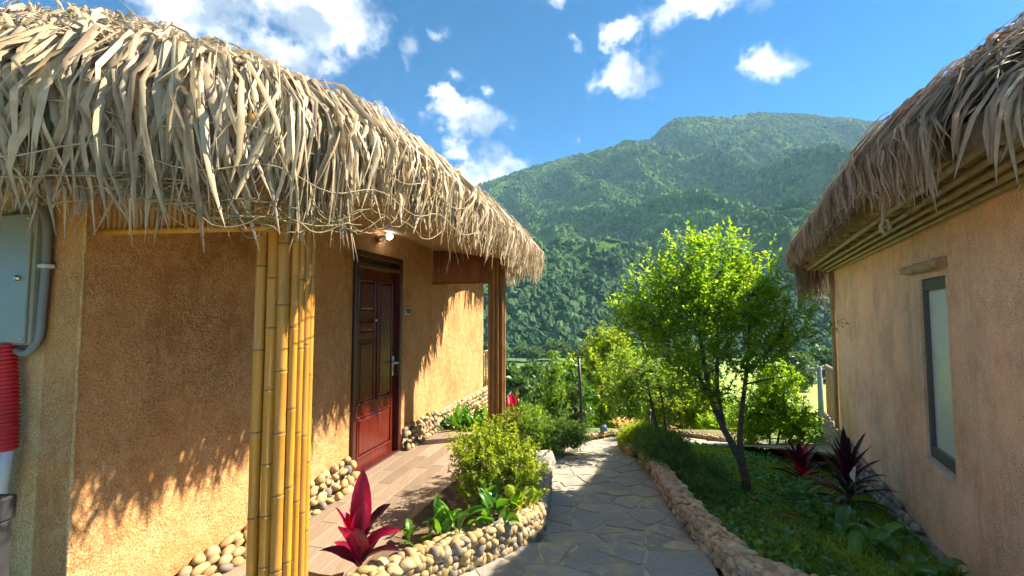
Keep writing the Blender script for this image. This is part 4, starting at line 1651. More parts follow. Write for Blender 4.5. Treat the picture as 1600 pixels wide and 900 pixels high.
# roof
OV = .51
er = [(-2.75, OV - .1), (-2.3, OV), (-1, OV), (1, OV), (2.6, OV), (3.85, OV), (4.4, OV - .12), (4.7, -.3), (4.75, -1.5), (4.75, -3.5), (4.5, -5.2), (3.5, -5.9), (1, -6), (-2, -6), (-2.9, -5.4), (-3.05, -3), (-3.0, -.6)]
eaveR = [tuple(W2(s, o, 0))[:2] for s, o in er]
ridgeR = [tuple(W2(-.6, -2.8, 0))[:2], tuple(W2(1.8, -2.8, 0))[:2]]
roofR = Roof(eaveR, ridgeR, lambda x, y: float(np.interp(y, [1.5, 2.2, 3.0], [2.36, 2.46, 2.63])), 1.75, 1.75)
ra, rb = u_of(roofR, *tuple(W2(-2.4, OV, 0))[:2]), u_of(roofR, *tuple(W2(4.35, OV, 0))[:2])
rc = u_of(roofR, *tuple(W2(4.6, -2, 0))[:2])
rrf = build_roof(roofR, right, 'brown_thatch',
                 [(ra, rb, 6500, 2.2, .30, .65, .007, .021, .62), (ra, rb, 1500, 1.2, .3, .6, .003, .006, .8), (ra - .03, ra + (rb - ra) * .35, 3200, 1.6, .25, .6, .006, .018, .6), (rb, rc, 900, 1.6, .4, .8, .016, .03, .7), (rc, ra + 1, 2200, 2, .4, .8, .009, .024, .4)],
                 (ra + .005, rb - .02, .010, .026), 57, 260)
# long straw hanging at the far corner
rr = random.Random(12)
mb = MB()
for k in range(260):
    u = rr.uniform(rb - .012, rb + .05)
    mb.add(*ribbon(roofR, u, .1, rr.uniform(.5, 1.15), rr.uniform(.012, .022), rr.gauss(0, .08), rr.uniform(-.08, .04), 0, rr.uniform(-1, 1), rr))
tag(mb.build('long_straw', 'brown_thatch', rrf, True), kind='stuff')
v, f = [], []
for i in range(m):
    ii = i * roofR.n // m
    E = roofR.E[ii] - roofR.O[ii] * .05
    A = roofR.A[ii]
    v.append((E[0], E[1], roofR.L[ii] - .13))
    P = E + (A - E) * .4
    v.append((P[0], P[1], roofR.L[ii] + .6))
for i in range(m):
    j = (i + 1) % m
    f.append((2 * i, 2 * i + 1, 2 * j + 1, 2 * j))
obj('ceiling', v, f, 'woven_ceiling', rrf, True)
random.seed(15)
for off, z in ((.03, 2.30), (.10, 2.315), (.19, 2.325), (.29, 2.335), (.39, 2.345)):
    cane_obj('purlin', W2(-2.7, off, z), W2(4.25, off, z + random.uniform(-.01, .01)), .024, 'grey_bamboo', rrf, .35, 8)
for k in range(19):
    s = -2.5 + k * .36
    cane_obj('rafter', W2(s, -.02, 2.40), W2(s, .46, 2.375), .018, 'grey_bamboo', rrf, .35, 8)
# loose binding cords
mb = MB()
for q, o in ((-.10, .12), (-.28, .11)):
    pts = [roofR.at(ra + (rb - ra) * k / 60, q + .03 * math.sin(k * .9) + .02 * math.sin(k * 2.3), o) for k in range(61)]
    mb.add(*tube(pts, .006, 6, False))
for k in range(22):
    u = ra + (rb - ra) * (k + rr.random()) / 22
    pts = [roofR.at(u + .002 * math.sin(j * 1.1 + k), .25 - j * .09, .13) for j in range(7)]
    mb.add(*tube(pts, .005, 6, False))
mb.build('cord', 'rope', rrf, True)
c0 = W2(-1.45, .54, 2.34)
lp = [c0 + Vector((0, 0, .12)), c0 + Vector((.0, .01, .0)), c0 + Vector((-.01, .0, -.14)), c0 + Vector((-.03, .0, -.20)), c0 + Vector((0, 0, -.235)), c0 + Vector((.03, 0, -.20)), c0 + Vector((.01, 0, -.14))]
obj('rope_loop', *tube(catmull(lp, 40, False), .012, 8), 'rope', rrf, True)


# ------------------------------------------------------------------ foliage
def leaves_np(pos, dirv, size, width, seed, curl=0.25, jitter=0.6):
    """many small pointed leaves: base, two sides, tip, with a fold along the midrib"""
    g = np.random.default_rng(seed)
    n = len(pos)
    d = dirv + g.normal(0, jitter, (n, 3))
    d /= np.linalg.norm(d, axis=1)[:, None]
    up = g.normal(0, .55, (n, 3)) + np.array([0, 0, 1.0])
    s = np.cross(d, up)
    s /= np.linalg.norm(s, axis=1)[:, None] + 1e-9
    nn = np.cross(s, d)
    L = size * g.uniform(.65, 1.3, n)
    w = L * width * g.uniform(.8, 1.2, n)
    mid = pos + d * (L * .45)[:, None]
    a = mid - s * w[:, None] * .5 + nn * (w * curl)[:, None]
    b2 = mid + s * w[:, None] * .5 + nn * (w * curl)[:, None]
    tip = pos + d * L[:, None] - nn * (L * curl * .3)[:, None]
    v = np.stack([pos, b2, tip, a], 1).reshape(-1, 3)
    i = np.arange(n) * 4
    f = np.concatenate([np.stack([i, i + 1, i + 2], 1), np.stack([i, i + 2, i + 3], 1)])
    return v, f


def spray_crown(lobes, twigs, per, tlen, leaf, width, seed, up=0.5, spread=0.35, jitter=0.45, shell=0.45):
    """twigs that start inside the lobes and point out and up, each set with leaves along it"""
    g = np.random.default_rng(seed)
    P, D, tw = [], [], []
    vol = np.array([l[3] * l[4] * l[5] for l in lobes])
    pick = g.choice(len(lobes), twigs, p=vol / vol.sum())
    for k in pick:
        cx, cy, cz, rx, ry, rz = lobes[k]
        e = g.normal(0, 1, 3)
        e /= np.linalg.norm(e)
        r = (shell + (1 - shell) * g.random()) if g.random() < .8 else g.random()
        p = np.array([cx + e[0] * rx * r, cy + e[1] * ry * r, cz + e[2] * rz * r])
        d = e * np.array([1, 1, .7]) + np.array([0, 0, up]) + g.normal(0, spread, 3)
        d /= np.linalg.norm(d)
        L = tlen * g.uniform(.6, 1.25)
        a = p - d * L * .6
        tw.append((a, a + d * L))
        ts = (np.arange(per) + g.random(per)) / per
        drp = np.array([0, 0, -1.0]) * (ts ** 2 * L * .12)[:, None]
        P.append(a + d * (ts * L)[:, None] + drp)
        sd = np.cross(d, g.normal(0, 1, 3))
        sd /= np.linalg.norm(sd)
        sign = np.where(np.arange(per) % 2, 1, -1)[:, None]
        D.append(d * .55 + sd * sign * .8)
    P, D = np.concatenate(P), np.concatenate(D)
    return leaves_np(P, D, leaf, width, seed + 1, jitter=jitter), tw


def tree(name, loc, label, cat, stems, lobes, twigs, per, tlen, leaf, width, material, seed, group=None, up=.5, twig_r=.004, limbs=14, bark='bark', jitter=.45, spread=.35):
    r = root(name, loc, label, cat, group)
    (v, f), tw = spray_crown(lobes, twigs, per, tlen, leaf, width, seed, up, spread, jitter)
    rr = random.Random(seed)
    mb = MB()
    ends = []
    for pts, r0, r1 in stems:
        P = catmull(pts, 14, False)
        rad = np.linspace(r0, r1, len(P)) * np.array([1 + rr.uniform(-.06, .06) for _ in P])
        mb.add(*tube(P, rad, 8))
        ends += [(Vector(p), rd) for p, rd in zip(P[5:], rad[5:])]
    # limbs reaching from the stems to the twigs, and the twigs themselves
    for k in range(min(limbs, len(tw))):
        a, b2 = Vector(tw[k][0]), Vector(tw[k][1])
        s, rd = min(ends, key=lambda e: (e[0] - a).length + max(0, e[0].z - a.z) * 2)
        mid = s.lerp(a, .5) + Vector((rr.uniform(-.04, .04), rr.uniform(-.04, .04), rr.uniform(0, .06))) * (a - s).length
        mb.add(*tube([s, mid, a, b2], [min(rd * .55, twig_r * 3), twig_r * 2, twig_r * 1.3, twig_r * .6], 5))
    mb.build('trunk', bark, r, True)
    obj('crown', v, f, material, r)
    return r


def blade(p, d, L, w, droop, fold, rr, K=7, twist=0.0, shape=.42):
    """a large strap or lance leaf"""
    p, d = Vector(p), Vector(d).normalized()
    side = d.cross(Z3)
    side = side.normalized() if side.length > .05 else Vector((1, 0, 0))
    side = (side * math.cos(twist) + d.cross(side) * math.sin(twist)).normalized()
    v, f = [], []
    cur, dd = p.copy(), d.copy()
    for k in range(K + 1):
        a = k / K
        if a < shape:
            ww = w * (.22 + .78 * math.sin(a / shape * math.pi / 2))
        else:
            ww = w * max(0.015, math.cos((a - shape) / (1 - shape) * math.pi / 2) ** .8)
        nn = side.cross(dd).normalized()
        wav = w * .06 * math.sin(a * 9 + rr.random() * .5)
        v += [cur - side * ww * .5 + nn * (ww * fold + wav), cur - side * ww * .25 + nn * ww * fold * .35, cur, cur + side * ww * .25 + nn * ww * fold * .35, cur + side * ww * .5 + nn * (ww * fold - wav)]
        if k:
            b2 = (k - 1) * 5
            f += [(b2 + j, b2 + j + 1, b2 + j + 6, b2 + j + 5) for j in range(4)]
        dd = (dd + Vector((0, 0, -droop / K * (0.4 + 1.6 * a)))).normalized()
        cur = cur + dd * (L / K)
    return v, f


def leaf_plant(name, loc, label, cat, leaves, material, seed, group=None, stem_h=0.0, stem_r=.012, mats=None):
    """leaves: (azimuth deg, elevation deg, length, width, droop, base height)"""
    r = root(name, loc, label, cat, group)
    rr = random.Random(seed)
    if stem_h:
        obj('stem', *tube([Vector(loc) + Vector((0, 0, -.03)), Vector(loc) + Vector((.005, .005, stem_h * .5)), Vector(loc) + Vector((0, 0, stem_h))], [stem_r, stem_r, stem_r * .8], 8), 'bark', r, True)
    for k, (az, el, L, w, dr_, h) in enumerate(leaves):
        a, e = R(az), R(el)
        d = Vector((math.sin(a) * math.cos(e), math.cos(a) * math.cos(e), math.sin(e)))
        p = Vector(loc) + Vector((0, 0, h)) + d * .015
        v, f = blade(p, d, L, w, dr_, rr.uniform(.12, .3), rr, 8, rr.uniform(-.4, .4))
        obj('leaf', v, f, mats[k % len(mats)] if mats else material, r, True)
    return r


# main tree on the lawn
TB = (2.44, 4.75, -.36)
tree('garden_tree', TB, 'bright green multi-stemmed tree with forked dark trunk on the shaded lawn', 'tree',
     [([TB, (2.42, 4.76, -.1), (2.36, 4.78, .10), (2.18, 4.78, .45), (2.05, 4.75, .85), (1.98, 4.72, 1.3), (1.95, 4.7, 1.7)], .050, .012),
      ([(2.40, 4.76, .0), (2.40, 4.80, .3), (2.47, 4.82, .75), (2.55, 4.85, 1.2), (2.56, 4.85, 1.75)], .035, .011),
      ([(2.22, 4.78, .40), (2.20, 4.86, .8), (2.24, 4.9, 1.3), (2.2, 4.9, 1.9)], .030, .010),
      ([(2.12, 4.77, .62), (1.9, 4.72, 1.0), (1.65, 4.7, 1.35)], .022, .008),
      ([(2.52, 4.84, .95), (2.75, 4.8, 1.2), (2.95, 4.75, 1.5)], .018, .007)],
     [(1.98, 4.75, 1.70, .66, .55, .50), (1.50, 4.72, 1.52, .46, .42, .34), (2.45, 4.8, 1.72, .50, .45, .50), (2.84, 4.72, 1.42, .42, .40, .36),
      (1.80, 4.7, 1.18, .48, .42, .26), (2.45, 4.75, 1.15, .40, .38, .22), (1.84, 4.7, 2.15, .26, .26, .40), (2.36, 4.75, 2.18, .26, .26, .36), (1.56, 4.7, 1.95, .24, .24, .34),
      (2.10, 4.72, 2.2, .2, .2, .34), (2.70, 4.7, 1.98, .24, .24, .34), (1.25, 4.7, 1.72, .22, .22, .28), (2.08, 4.7, .82, .30, .28, .18)],
     1050, 18, .36, .050, .46, 'bright_leaf', 101, up=.95, limbs=170, jitter=.4, spread=.28)
tree('small_tree', (1.98, 6.2, -.45), 'slender dark stemmed tree just behind the forked garden tree', 'tree',
     [([(1.98, 6.2, -.5), (1.96, 6.2, 0), (1.86, 6.2, .6), (1.75, 6.2, 1.1)], .035, .010), ([(2.02, 6.2, -.5), (2.1, 6.25, .1), (2.0, 6.3, .8)], .024, .008)],
     [(1.80, 6.2, .75, .62, .5, .42), (1.45, 6.2, .55, .42, .4, .3), (2.2, 6.3, .5, .45, .4, .4)], 260, 14, .30, .055, .45, 'mid_leaf', 108, up=.2, limbs=50)

# shrubs by the path
tree('lime_shrub', (-.16, 3.66, .05), 'lime green fine leaved shrub in the bed behind the tan pebble wall', 'shrub',
     [([(-.16, 3.66, .03), (-.18, 3.64, .2), (-.26, 3.62, .42)], .012, .004), ([(-.15, 3.66, .03), (-.06, 3.7, .2), (.02, 3.74, .42)], .011, .004), ([(-.16, 3.68, .03), (-.14, 3.8, .25), (-.18, 3.85, .5)], .010, .004)],
     [(-.24, 3.64, .46, .30, .28, .22), (.02, 3.76, .40, .28, .28, .24), (-.14, 3.8, .56, .25, .25, .16), (.10, 3.70, .20, .22, .22, .18), (-.30, 3.58, .28, .22, .2, .18)],
     620, 18, .14, .028, .55, 'lime_leaf', 120, up=.6, twig_r=.002, limbs=90, jitter=.6)
tree('green_shrub', (.16, 5.75, -.2), 'rounded feathery green shrub beside the far bamboo post', 'shrub',
     [([(.16, 5.75, -.25), (.12, 5.75, 0), (.05, 5.75, .25)], .016, .005), ([(.17, 5.75, -.25), (.22, 5.75, 0), (.33, 5.75, .2)], .014, .005)],
     [(.14, 5.75, .22, .33, .3, .25), (.36, 5.8, .08, .25, .25, .22), (-.05, 5.7, .05, .25, .22, .2)], 380, 16, .15, .03, .5, 'mid_leaf', 130, up=.5, twig_r=.002, limbs=50, jitter=.6)
tree('juniper', (.62, 6.3, -.35), 'low dark green juniper spilling over the left kerb of the path', 'shrub',
     [([(.62, 6.3, -.4), (.6, 6.28, -.2)], .02, .008)],
     [(.60, 6.3, -.1, .36, .32, .20), (.85, 6.4, -.12, .25, .25, .16), (.42, 5.9, -.16, .22, .3, .12)], 700, 22, .20, .05, .22, 'juniper', 140, up=.35, limbs=30, twig_r=.002, jitter=.25)
tree('juniper', (1.75, 6.65, -.4), 'bright yellow green juniper mound at the bend of the path', 'shrub',
     [([(1.75, 6.65, -.5), (1.75, 6.6, -.3)], .02, .008)],
     [(1.74, 6.5, -.24, .22, .36, .20), (1.98, 6.9, -.28, .3, .3, .20)], 700, 22, .17, .048, .22, 'lime_leaf', 141, up=.6, limbs=30, twig_r=.002, jitter=.25)
tree('juniper', (1.9, 5.2, -.3), 'dark spreading juniper along the lawn side of the brown pebble wall', 'shrub',
     [([(1.9, 5.2, -.4), (1.9, 5.2, -.2)], .02, .008)],
     [(1.76, 5.35, -.02, .28, .5, .18), (1.92, 5.85, -.10, .36, .35, .20), (1.92, 4.85, -.10, .30, .4, .16), (1.80, 4.3, -.10, .22, .4, .12)], 1300, 22, .24, .05, .2, 'juniper', 142, up=.25, limbs=40, twig_r=.002, jitter=.25)
tree('bright_shrub', (4.35, 7.7, -.8), 'tall sunlit bright green shrub behind the red plant by the right hut', 'shrub',
     [([(4.35, 7.7, -.9), (4.35, 7.7, -.4), (4.3, 7.7, .2)], .024, .008), ([(4.4, 7.7, -.9), (4.55, 7.7, -.3), (4.65, 7.75, .4)], .022, .008)],
     [(4.55, 7.75, .40, .42, .40, .46), (4.2, 7.7, -.05, .46, .4, .42), (4.7, 7.6, -.25, .40, .4, .42), (3.95, 7.6, -.4, .34, .3, .30)], 620, 16, .28, .075, .32, 'bright_leaf', 150, up=.5, limbs=60)
tree('sapling', (3.05, 9.0, -.85), 'small yellowish sapling at the far bend of the path', 'tree',
     [([(3.05, 9, -.9), (3.05, 9, -.6), (2.95, 9, -.2)], .025, .008), ([(3.05, 9, -.65), (3.2, 9, -.4), (3.25, 9, -.1)], .014, .006)],
     [(3.0, 9.0, -.05, .42, .4, .30), (3.3, 9, -.15, .25, .25, .2)], 110, 12, .22, .05, .4, 'lime_leaf', 160, limbs=40)

# trees beyond the drop
GB = 'trees beyond the bend of the path'


def gz(x, y):
    return float(ground_z(x, y))


def bg_tree(name, x, y, top, rx, label, material, seed, twigs=500, leaf=.11, tlen=.4, per=14, low=.25, cat='tree', group=GB, width=.42, narrow=False, lob=7):
    z0 = gz(x, y)
    H = top - z0
    rr = random.Random(seed)
    cz = z0 + H * (.5 + low / 2)
    hz = H * (1 - low) / 2
    lobes = []
    for k in range(lob):
        if narrow:
            a = k / max(1, lob - 1)
            rad = rx * (1.0 - .75 * a)
            lobes.append((x + rr.uniform(-.15, .15) * rx, y + rr.uniform(-.2, .2) * rx, z0 + H * (low + (1 - low) * (a * .9 + .05)), rad, rad, H * .14))
        else:
            e = Vector((rr.gauss(0, 1), rr.gauss(0, 1), rr.gauss(0, 1))).normalized()
            q = rr.uniform(.45, .62)
            lobes.append((x + e.x * rx * .5, y + e.y * rx * .5, cz + e.z * hz * .5, rx * q, rx * q, hz * q))
    tree(name, (x, y, z0), label, cat, [([(x, y, z0 - .2), (x + rx * .06, y, z0 + H * .3), (x - rx * .05, y, z0 + H * .6), (x, y, z0 + H * .82)], max(.02, H * .018), .012),
                                        ([(x + rx * .04, y, z0 + H * .28), (x + rx * .3, y, z0 + H * .5), (x + rx * .35, y, z0 + H * .7)], max(.014, H * .011), .008)],
         lobes, twigs, per, tlen, leaf, width, material, seed, group, up=.35, limbs=60, twig_r=.008)


bg_tree('leafy_tree', 3.1, 16, 1.25, 1.6, 'large leafy pale green tree beyond the path with its crown against the mountain', 'lime_leaf', 201, 1200, .15, .5, 14, .2)
bg_tree('leafy_tree', 4.4, 15.5, .55, .9, 'broad green tree at the shoulder of the large pale one', 'mid_leaf', 202, 420, .14, .5, 14, .25)
bg_tree('conifer', 0.98, 11.0, .78, .66, 'slim conical green tree left of the dark pole', 'mid_leaf', 203, 420, .09, .36, 16, .02, narrow=True, lob=8)
bg_tree('conifer', 1.5, 10.6, -.02, .5, 'low brownish green conical shrub beside the path edging', 'dark_leaf', 204, 320, .08, .3, 16, .02, narrow=True, lob=7)
bg_tree('leafy_tree', 1.75, 13, .15, .6, 'silvery green tree with large leaves behind the dark pole', 'glossy_leaf', 205, 300, .15, .4, 12, .1)
bg_tree('leafy_tree', 4.5, 12.2, .35, 1.0, 'drooping light green tree behind the sapling', 'lime_leaf', 206, 480, .13, .5, 14, .2)
bg_tree('leafy_tree', 5.6, 13, .2, 1.0, 'green tree hidden behind the forked garden tree', 'mid_leaf', 207, 420, .12, .5, 14, .15)
bg_tree('leafy_tree', .35, 9.4, -.35, .42, 'short leafy bush just beyond the feathery shrub', 'bright_leaf', 208, 220, .08, .3, 14, .0, cat='bush')
bg_tree('leafy_tree', 1.15, 9.3, -.78, .32, 'low green weeds at the outer edge of the bend', 'bright_leaf', 209, 160, .07, .2, 12, .0, cat='bush')
bg_tree('leafy_tree', 4.7, 9.6, -.5, .7, 'green weeds beyond the pale stone edging near the bright shrub', 'bright_leaf', 210, 260, .08, .3, 12, .0, cat='bush')
GV = 'trees down in the valley'
far = [(-.4, 50, -4.2, 2.6, 'bluish round valley tree right of the far bamboo post'), (2.6, 58, -5.2, 2.6, 'second round valley tree above the terraces'), (-1.0, 62, -6.2, 3.4, 'rounded dark valley tree beside the far bamboo post'), (3.4, 66, -5.6, 2.4, 'valley tree with pale crown above the terraced fields'),
       (6.2, 75, -6.5, 3.6, 'valley tree left of the dark pole'), (10.5, 82, -7.0, 3.4, 'valley tree behind the slim conical tree'), (14.5, 90, -7.5, 4.0, 'valley tree behind the large pale tree'),
       (56, 88, -6.5, 3.0, 'valley tree between the bright shrub and the right hut'), (61, 96, -6.0, 3.4, 'dark valley tree left of the utility pole'), (70, 100, -5.0, 4.0, 'valley tree beside the right hut corner'),
       (30, 90, -8, 4, 'valley tree behind the stems of the forked tree'), (40, 95, -8, 4.2, 'valley tree at the edge of the sunny field')]
far += [(-6 + 11 * k, 150 + 5 * (k % 3), -7.5 - (k % 2), 5.5, None) for k in range(7)]
for k, (x, y, top, rx, lab) in enumerate(far):
    bg_tree('valley_tree', x, y, top, rx, lab or ['leftmost', 'second', 'third', 'fourth', 'fifth', 'sixth', 'rightmost'][k - len(far) + 7] + ' tree of the distant row at the foot of the mountain', 'far_leaf', 230 + k, 420, .75, 1.6, 10, .05, group=GV if lab else 'row of trees at the foot of the mountain', width=.6)
# tall tree whose tip shows above the left roof
bg_tree('tall_tree', -15.5, 14.5, 12.0, 2.2, 'feathery tree top showing above the left thatch', 'dark_leaf', 260, 520, .35, .9, 16, .3, group=None, width=.2)

# ------------------------------------------------------------------ cordylines and other leafy plants
rr = random.Random(50)
ti = [(-10, 83, .40, .125, .06, .18), (150, 76, .30, .11, .2, .14), (60, 62, .26, .11, .8, .16), (80, 48, .26, .09, .9, .10), (-95, 64, .27, .10, .4, .14), (-70, 74, .28, .12, .2, .08),
      (-140, 66, .30, .125, .3, .04), (175, 68, .28, .12, .35, .05), (-115, 48, .26, .09, .7, .03), (100, 36, .26, .08, .7, .06), (40, 55, .22, .08, .8, .04), (-60, 40, .26, .08, .8, .02)]
leaf_plant('cordyline', (-.90, 2.74, .04), 'crimson broad leaved plant in the bed beside the near bamboo post', 'plant', ti, 'crimson_leaf', 51, stem_h=.16,
           mats=['crimson_leaf', 'crimson_leaf', 'purple_leaf', 'crimson_leaf', 'crimson_leaf', 'crimson_leaf', 'crimson_leaf', 'purple_leaf', 'purple_leaf', 'purple_leaf', 'purple_leaf'])


def rosette(n, L0, L1, w, seed, h0=.1, h1=.5, e0=15, e1=80, droop=.9):
    q = random.Random(seed)
    out = []
    for k in range(n):
        a = k / n
        out.append((k * 137.5 + q.uniform(-15, 15), e0 + (e1 - e0) * a + q.uniform(-8, 8), q.uniform(L0, L1), w * q.uniform(.8, 1.2), droop * (1.25 - a) * q.uniform(.7, 1.2), h0 + (h1 - h0) * a))
    return out


leaf_plant('cordyline', (3.62, 4.95, -.60), 'dark purple spiky leaved plant against the right hut wall', 'plant', rosette(46, .34, .52, .062, 61, .05, .50, 5, 84, .8) + [(0, 86, .34, .11, .05, .52), (30, 80, .32, .10, .1, .50), (-90, 82, .3, .1, .1, .5)],
           'purple_leaf', 62, stem_h=.5)
leaf_plant('cordyline', (3.72, 5.9, -.72), 'red leaved plant behind the dark purple one', 'plant', rosette(34, .28, .42, .075, 63, .05, .36, 8, 70, .7), 'red_leaf', 64, stem_h=.36,
           mats=['purple_leaf', 'purple_leaf', 'red_leaf'])
leaf_plant('cordyline', (.02, 7.0, -.42), 'pink leaved plant just right of the far bamboo post', 'plant', rosette(20, .22, .34, .09, 65, .15, .55, 15, 75, .6), 'crimson_leaf', 66, stem_h=.55)


def clump(name, loc, label, n, L0, L1, w, material, seed, spread=.15, e0=35, e1=80, droop=.9, cat='plant', group=None, sy=1.0):
    q = random.Random(seed)
    r = root(name, loc, label, cat, group)
    for k in range(n):
        a, e = q.uniform(0, 6.28), R(q.uniform(e0, e1))
        d = Vector((math.sin(a) * math.cos(e), math.cos(a) * math.cos(e), math.sin(e)))
        p = Vector(loc) + Vector((q.uniform(-1, 1) * spread, q.uniform(-1, 1) * spread * sy, -.01))
        L = q.uniform(L0, L1)
        # bare stalk, then the blade
        v, f = blade(p + d * L * .30, d, L * .7, w * q.uniform(.75, 1.2), droop * q.uniform(.6, 1.3), q.uniform(.12, .3), q, 7, q.uniform(-.5, .5))
        tv, tf = tube([p, p + d * L * .32], [.004, .003], 5, False)
        nn = len(v)
        obj('leaf', v + tv, f + [tuple(i + nn for i in t) for t in tf], material, r, True)
    return r


clump('leafy_plant', (-.42, 3.12, .08), 'clump of bright green broad leaves at the foot of the lime shrub', 22, .16, .30, .075, 'glossy_leaf', 70, .10)
clump('leafy_plant', (-.12, 3.36, .08), 'glossy green leaves between the lime shrub and the pebble wall', 26, .16, .30, .08, 'glossy_leaf', 71, .14)
clump('leafy_plant', (.10, 3.52, .09), 'yellowing leaf clump at the corner of the pebble wall', 9, .10, .18, .08, 'lime_leaf', 72, .06)
clump('leafy_plant', (-.62, 2.98, .07), 'few low green leaves beside the crimson plant', 8, .10, .17, .06, 'glossy_leaf', 73, .10)
clump('leafy_plant', (-.58, 6.35, -.12), 'dense bed of green strap leaves between the far wall and the far post', 90, .28, .48, .07, 'glossy_leaf', 74, .28, 40, 85, 1.0, sy=.9)
clump('leafy_plant', (2.75, 3.45, -.32), 'broad dark green leaves at the foot of the right hut wall', 30, .16, .30, .11, 'shade_leaf', 75, .26, 20, 70, 1.1)
clump('leafy_plant', (2.95, 4.05, -.38), 'shaded green leaves below the dark purple plant', 32, .18, .34, .11, 'shade_leaf', 76, .28, 20, 70, 1.1)
clump('leafy_plant', (3.05, 4.9, -.45), 'fern like shaded leaves between the purple plant and the lawn', 44, .16, .30, .06, 'shade_leaf', 77, .28, 15, 60, 1.0)
clump('leafy_plant', (3.25, 5.6, -.55), 'low shaded leaves in front of the red plant', 34, .16, .28, .06, 'shade_leaf', 78, .25, 15, 60, 1.0)
clump('leafy_plant', (-2.5, 1.95, -.12), 'small green sprouts at the foot of the greyish end wall', 14, .10, .2, .04, 'glossy_leaf', 79, .3)
clump('leafy_plant', (2.2, 6.8, -.6), 'green leaves around the slender tree behind the garden tree', 50, .2, .36, .07, 'mid_leaf', 80, .4, 20, 75)
for k, (fx, fy, lab) in enumerate(((2.32, 4.42, 'brown fallen leaf on the lawn near the garden tree'), (2.30, 4.02, 'long brown fallen leaf on the shaded lawn nearer the pebble wall'))):
    v, f = blade((fx, fy, gz(fx, fy) + .05), (.8, .5 - k, .1), .14 + .05 * k, .05, .2, .3, rr, 7)
    tag(obj('fallen_leaf', v, f, 'dead_leaf', None, True), lab, 'leaf')
# white flower of the arum
fl = root('arum_flower', (2.98, 4.0, -.3), 'single white arum flower among shaded leaves by the right hut', 'flower')
obj('stem', *tube([(2.98, 4.0, -.38), (2.99, 3.99, -.1), (2.98, 3.98, .12)], .005, 6), 'glossy_leaf', fl, True)
obj('petal', *blade((2.98, 3.98, .11), (.05, -.05, 1), .14, .075, .1, .45, rr, 8), 'white_petal', fl, True)
# pale dried seed head in the lime shrub
sh = root('seed_head', (-.02, 3.40, 0), 'pale round seed head in front of the lime shrub', 'flower')
bm = bmesh.new()
bmesh.ops.create_icosphere(bm, subdivisions=3, radius=.045)
q = random.Random(1)
obj('head', [Vector((-.02, 3.40, .26)) + x.co * q.uniform(.75, 1.1) for x in bm.verts], [[x.index for x in fc.verts] for fc in bm.faces], 'lime_leaf', sh, False)
bm.free()
obj('stem', *tube([(-.02, 3.42, -.05), (-.02, 3.41, .1), (-.02, 3.40, .24)], .004, 6), 'glossy_leaf', sh, True)


# ------------------------------------------------------------------ lawn, bed soil, small lamps and poles
def lawn():
    g = np.random.default_rng(5)
    n = 42000
    x = g.uniform(1.5, 5.0, n)
    y = 2.0 + (8.0 - 2.0) * g.random(n) ** 1.3
    lim = 1.5 + .52 * y
    ok = (x < lim) & (x > 1.52 + .03 * (y - 3))
    x, y = x[ok], y[ok]
    z = ground_z(x, y) - .005
    P = np.stack([x, y, z], 1)
    D = np.stack([g.normal(0, .5, len(x)), g.normal(0, .5, len(x)), np.ones(len(x))], 1)
    clumpy = fbm(x * 3, y * 3, 3, 9)
    v, f = leaves_np(P, D, .058, .22, 6, jitter=.3)
    v2 = v.reshape(-1, 4, 3)
    k = (0.45 + 1.1 * clumpy)[:, None, None]
    v2 = v2[:, :1] + (v2 - v2[:, :1]) * k
    tag(obj('grass', v2.reshape(-1, 3), f, 'grass_blade'), 'shaded green grass of the lawn beside the right hut', 'grass', kind='stuff')
    n = 9000
    x = g.uniform(1.5, 4.6, n); y = g.uniform(2.2, 7.5, n)
    ok = (x < 1.45 + .52 * y) & (x > 1.54 + .03 * (y - 3)) & (fbm(x * 1.6, y * 1.6, 3, 19) > .50)
    x, y = x[ok], y[ok]
    P = np.stack([x, y, ground_z(x, y) + g.uniform(.01, .06, len(x))], 1)
    D = np.stack([g.normal(0, 1, len(x)), g.normal(0, 1, len(x)), .35 * np.ones(len(x))], 1)
    v, f = leaves_np(P, D, .055, .7, 8, jitter=.3)
    tag(obj('ground_cover', v, f, 'shade_leaf'), 'small broad leaves creeping through the lawn', 'ground cover', kind='stuff')
    # scrub on the slope below the path
    n = 26000
    x = g.uniform(-4, 12, n); y = 9.3 + 16 * g.random(n) ** 1.4
    ok = (fbm(x / 1.5, y / 1.5, 3, 29) > .42) & ~((x / y > .17) & (x / y < .46))
    x, y = x[ok], y[ok]
    P = np.stack([x, y, ground_z(x, y) + g.uniform(0, .25, len(x))], 1)
    D = np.stack([g.normal(0, .8, len(x)), g.normal(0, .8, len(x)), np.ones(len(x))], 1)
    v, f = leaves_np(P, D, .17, .35, 9, jitter=.3)
    tag(obj('undergrowth', v, f, 'mid_leaf'), 'undergrowth on the slope below the path', 'undergrowth', kind='stuff')


lawn()
bed_v = [(-.95, 2.46, .08), (.08, 3.55, .07), (.26, 5.3, -.08), (.62, 6.3, -.30), (.3, 7.4, -.5), (-.9, 7.6, -.2), (-.6, 6.1, -.05), (-.13, 5.95, -.02), (-.88, 2.86, .06)]
tag(obj('planting_bed', bed_v, [tuple(range(len(bed_v)))], 'soil'), 'dark soil of the planting bed beside the porch', kind='structure')


def bollard(loc, h, label, cat, material='black_iron'):
    r = root('bollard_lamp', loc, label, cat)
    x, y, z = loc
    obj('post', *tube([(x, y, z - .05), (x, y, z + h)], .022, 8), material, r, True)
    obj('head', *tube([(x, y, z + h), (x, y, z + h + .02), (x, y, z + h + .09), (x, y, z + h + .11)], [.03, .055, .055, .03], 10), material, r, True)


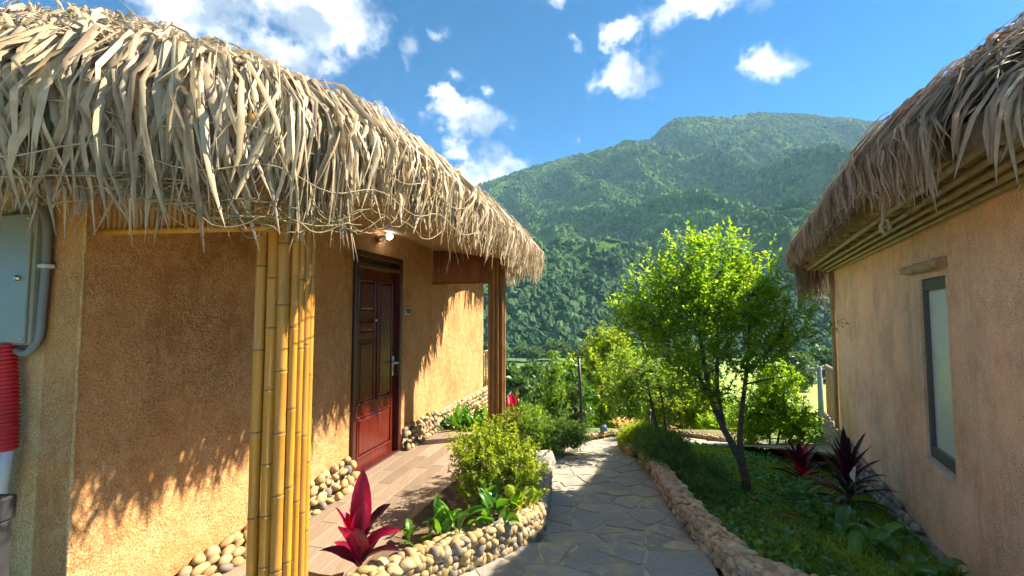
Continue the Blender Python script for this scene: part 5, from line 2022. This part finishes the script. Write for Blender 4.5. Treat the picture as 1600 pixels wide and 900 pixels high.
bollard((2.95, 9.75, -.95), .36, 'short black garden lamp post at the far bend of the path', 'lamp')
gl = root('spot_lamp', (1.72, 8.75, -.8), 'small dark blue garden spotlight beside the path bend', 'lamp')
plain('blue_metal', (0.06, 0.10, 0.17), 0.4, 0.1, 10)
x, y, z = 1.78, 8.9, -.85
obj('spike', *tube([(x, y, z), (x, y, z + .14)], .015, 8), 'black_iron', gl, True)
obj('head', *tube([(x - .05, y, z + .16), (x + .06, y - .03, z + .20)], [.06, .07], 12), 'blue_metal', gl, True)
obj('bracket', *box((x, y, z + .14), (.10, .02, .03)), 'black_iron', gl)
pl_ = root('dark_pole', (1.50, 9.95, gz(1.5, 9.95)), 'thin dark pole rising among the trees beyond the path', 'pole')
z0 = gz(1.5, 9.95)
obj('shaft', *tube([(1.53, 9.95, z0 - .2), (1.51, 9.95, -.2), (1.47, 9.95, .60)], [.035, .032, .03], 10), 'black_iron', pl_, True)
obj('cap', *tube([(1.47, 9.95, .60), (1.47, 9.95, .63)], [.036, .033], 10), 'black_iron', pl_, True)
up_ = root('utility_pole', (16.2, 23.8, gz(16.2, 23.8)), 'grey utility pole with crossarm beside the right hut', 'pole')
z0 = gz(16.2, 23.8)
plain('concrete', (0.22, 0.22, 0.21), 0.9, 0.15, 8)
obj('shaft', *tube([(16.2, 23.8, z0 - .3), (16.2, 23.8, -1.2)], [.16, .11], 10), 'concrete', up_, True)
obj('crossarm', *box((16.1, 23.8, -1.35), (1.3, .10, .10)), 'concrete', up_)
for dx in (-.5, 0, .5):
    obj('insulator', *tube([(16.1 + dx, 23.8, -1.30), (16.1 + dx, 23.8, -1.14)], [.05, .035], 8), 'white_pipe', up_, True)

# ------------------------------------------------------------------ air
m = bpy.data.materials.new('haze')
m.use_nodes = True
nt = m.node_tree
nt.nodes.clear()
o_ = nt.nodes.new('ShaderNodeOutputMaterial')
pv = nt.nodes.new('ShaderNodeVolumePrincipled')
pv.inputs['Color'].default_value = (0.40, 0.68, 1.0, 1)
pv.inputs['Density'].default_value = 0.00021
pv.inputs['Anisotropy'].default_value = 0.1
nt.links.new(pv.outputs[0], o_.inputs['Volume'])
MATS['haze'] = m
v, f = box((0, 600, 215), (3100, 2100, 510))
tag(obj('haze', v, f, 'haze'), 'thin bluish haze in the valley air', kind='stuff')
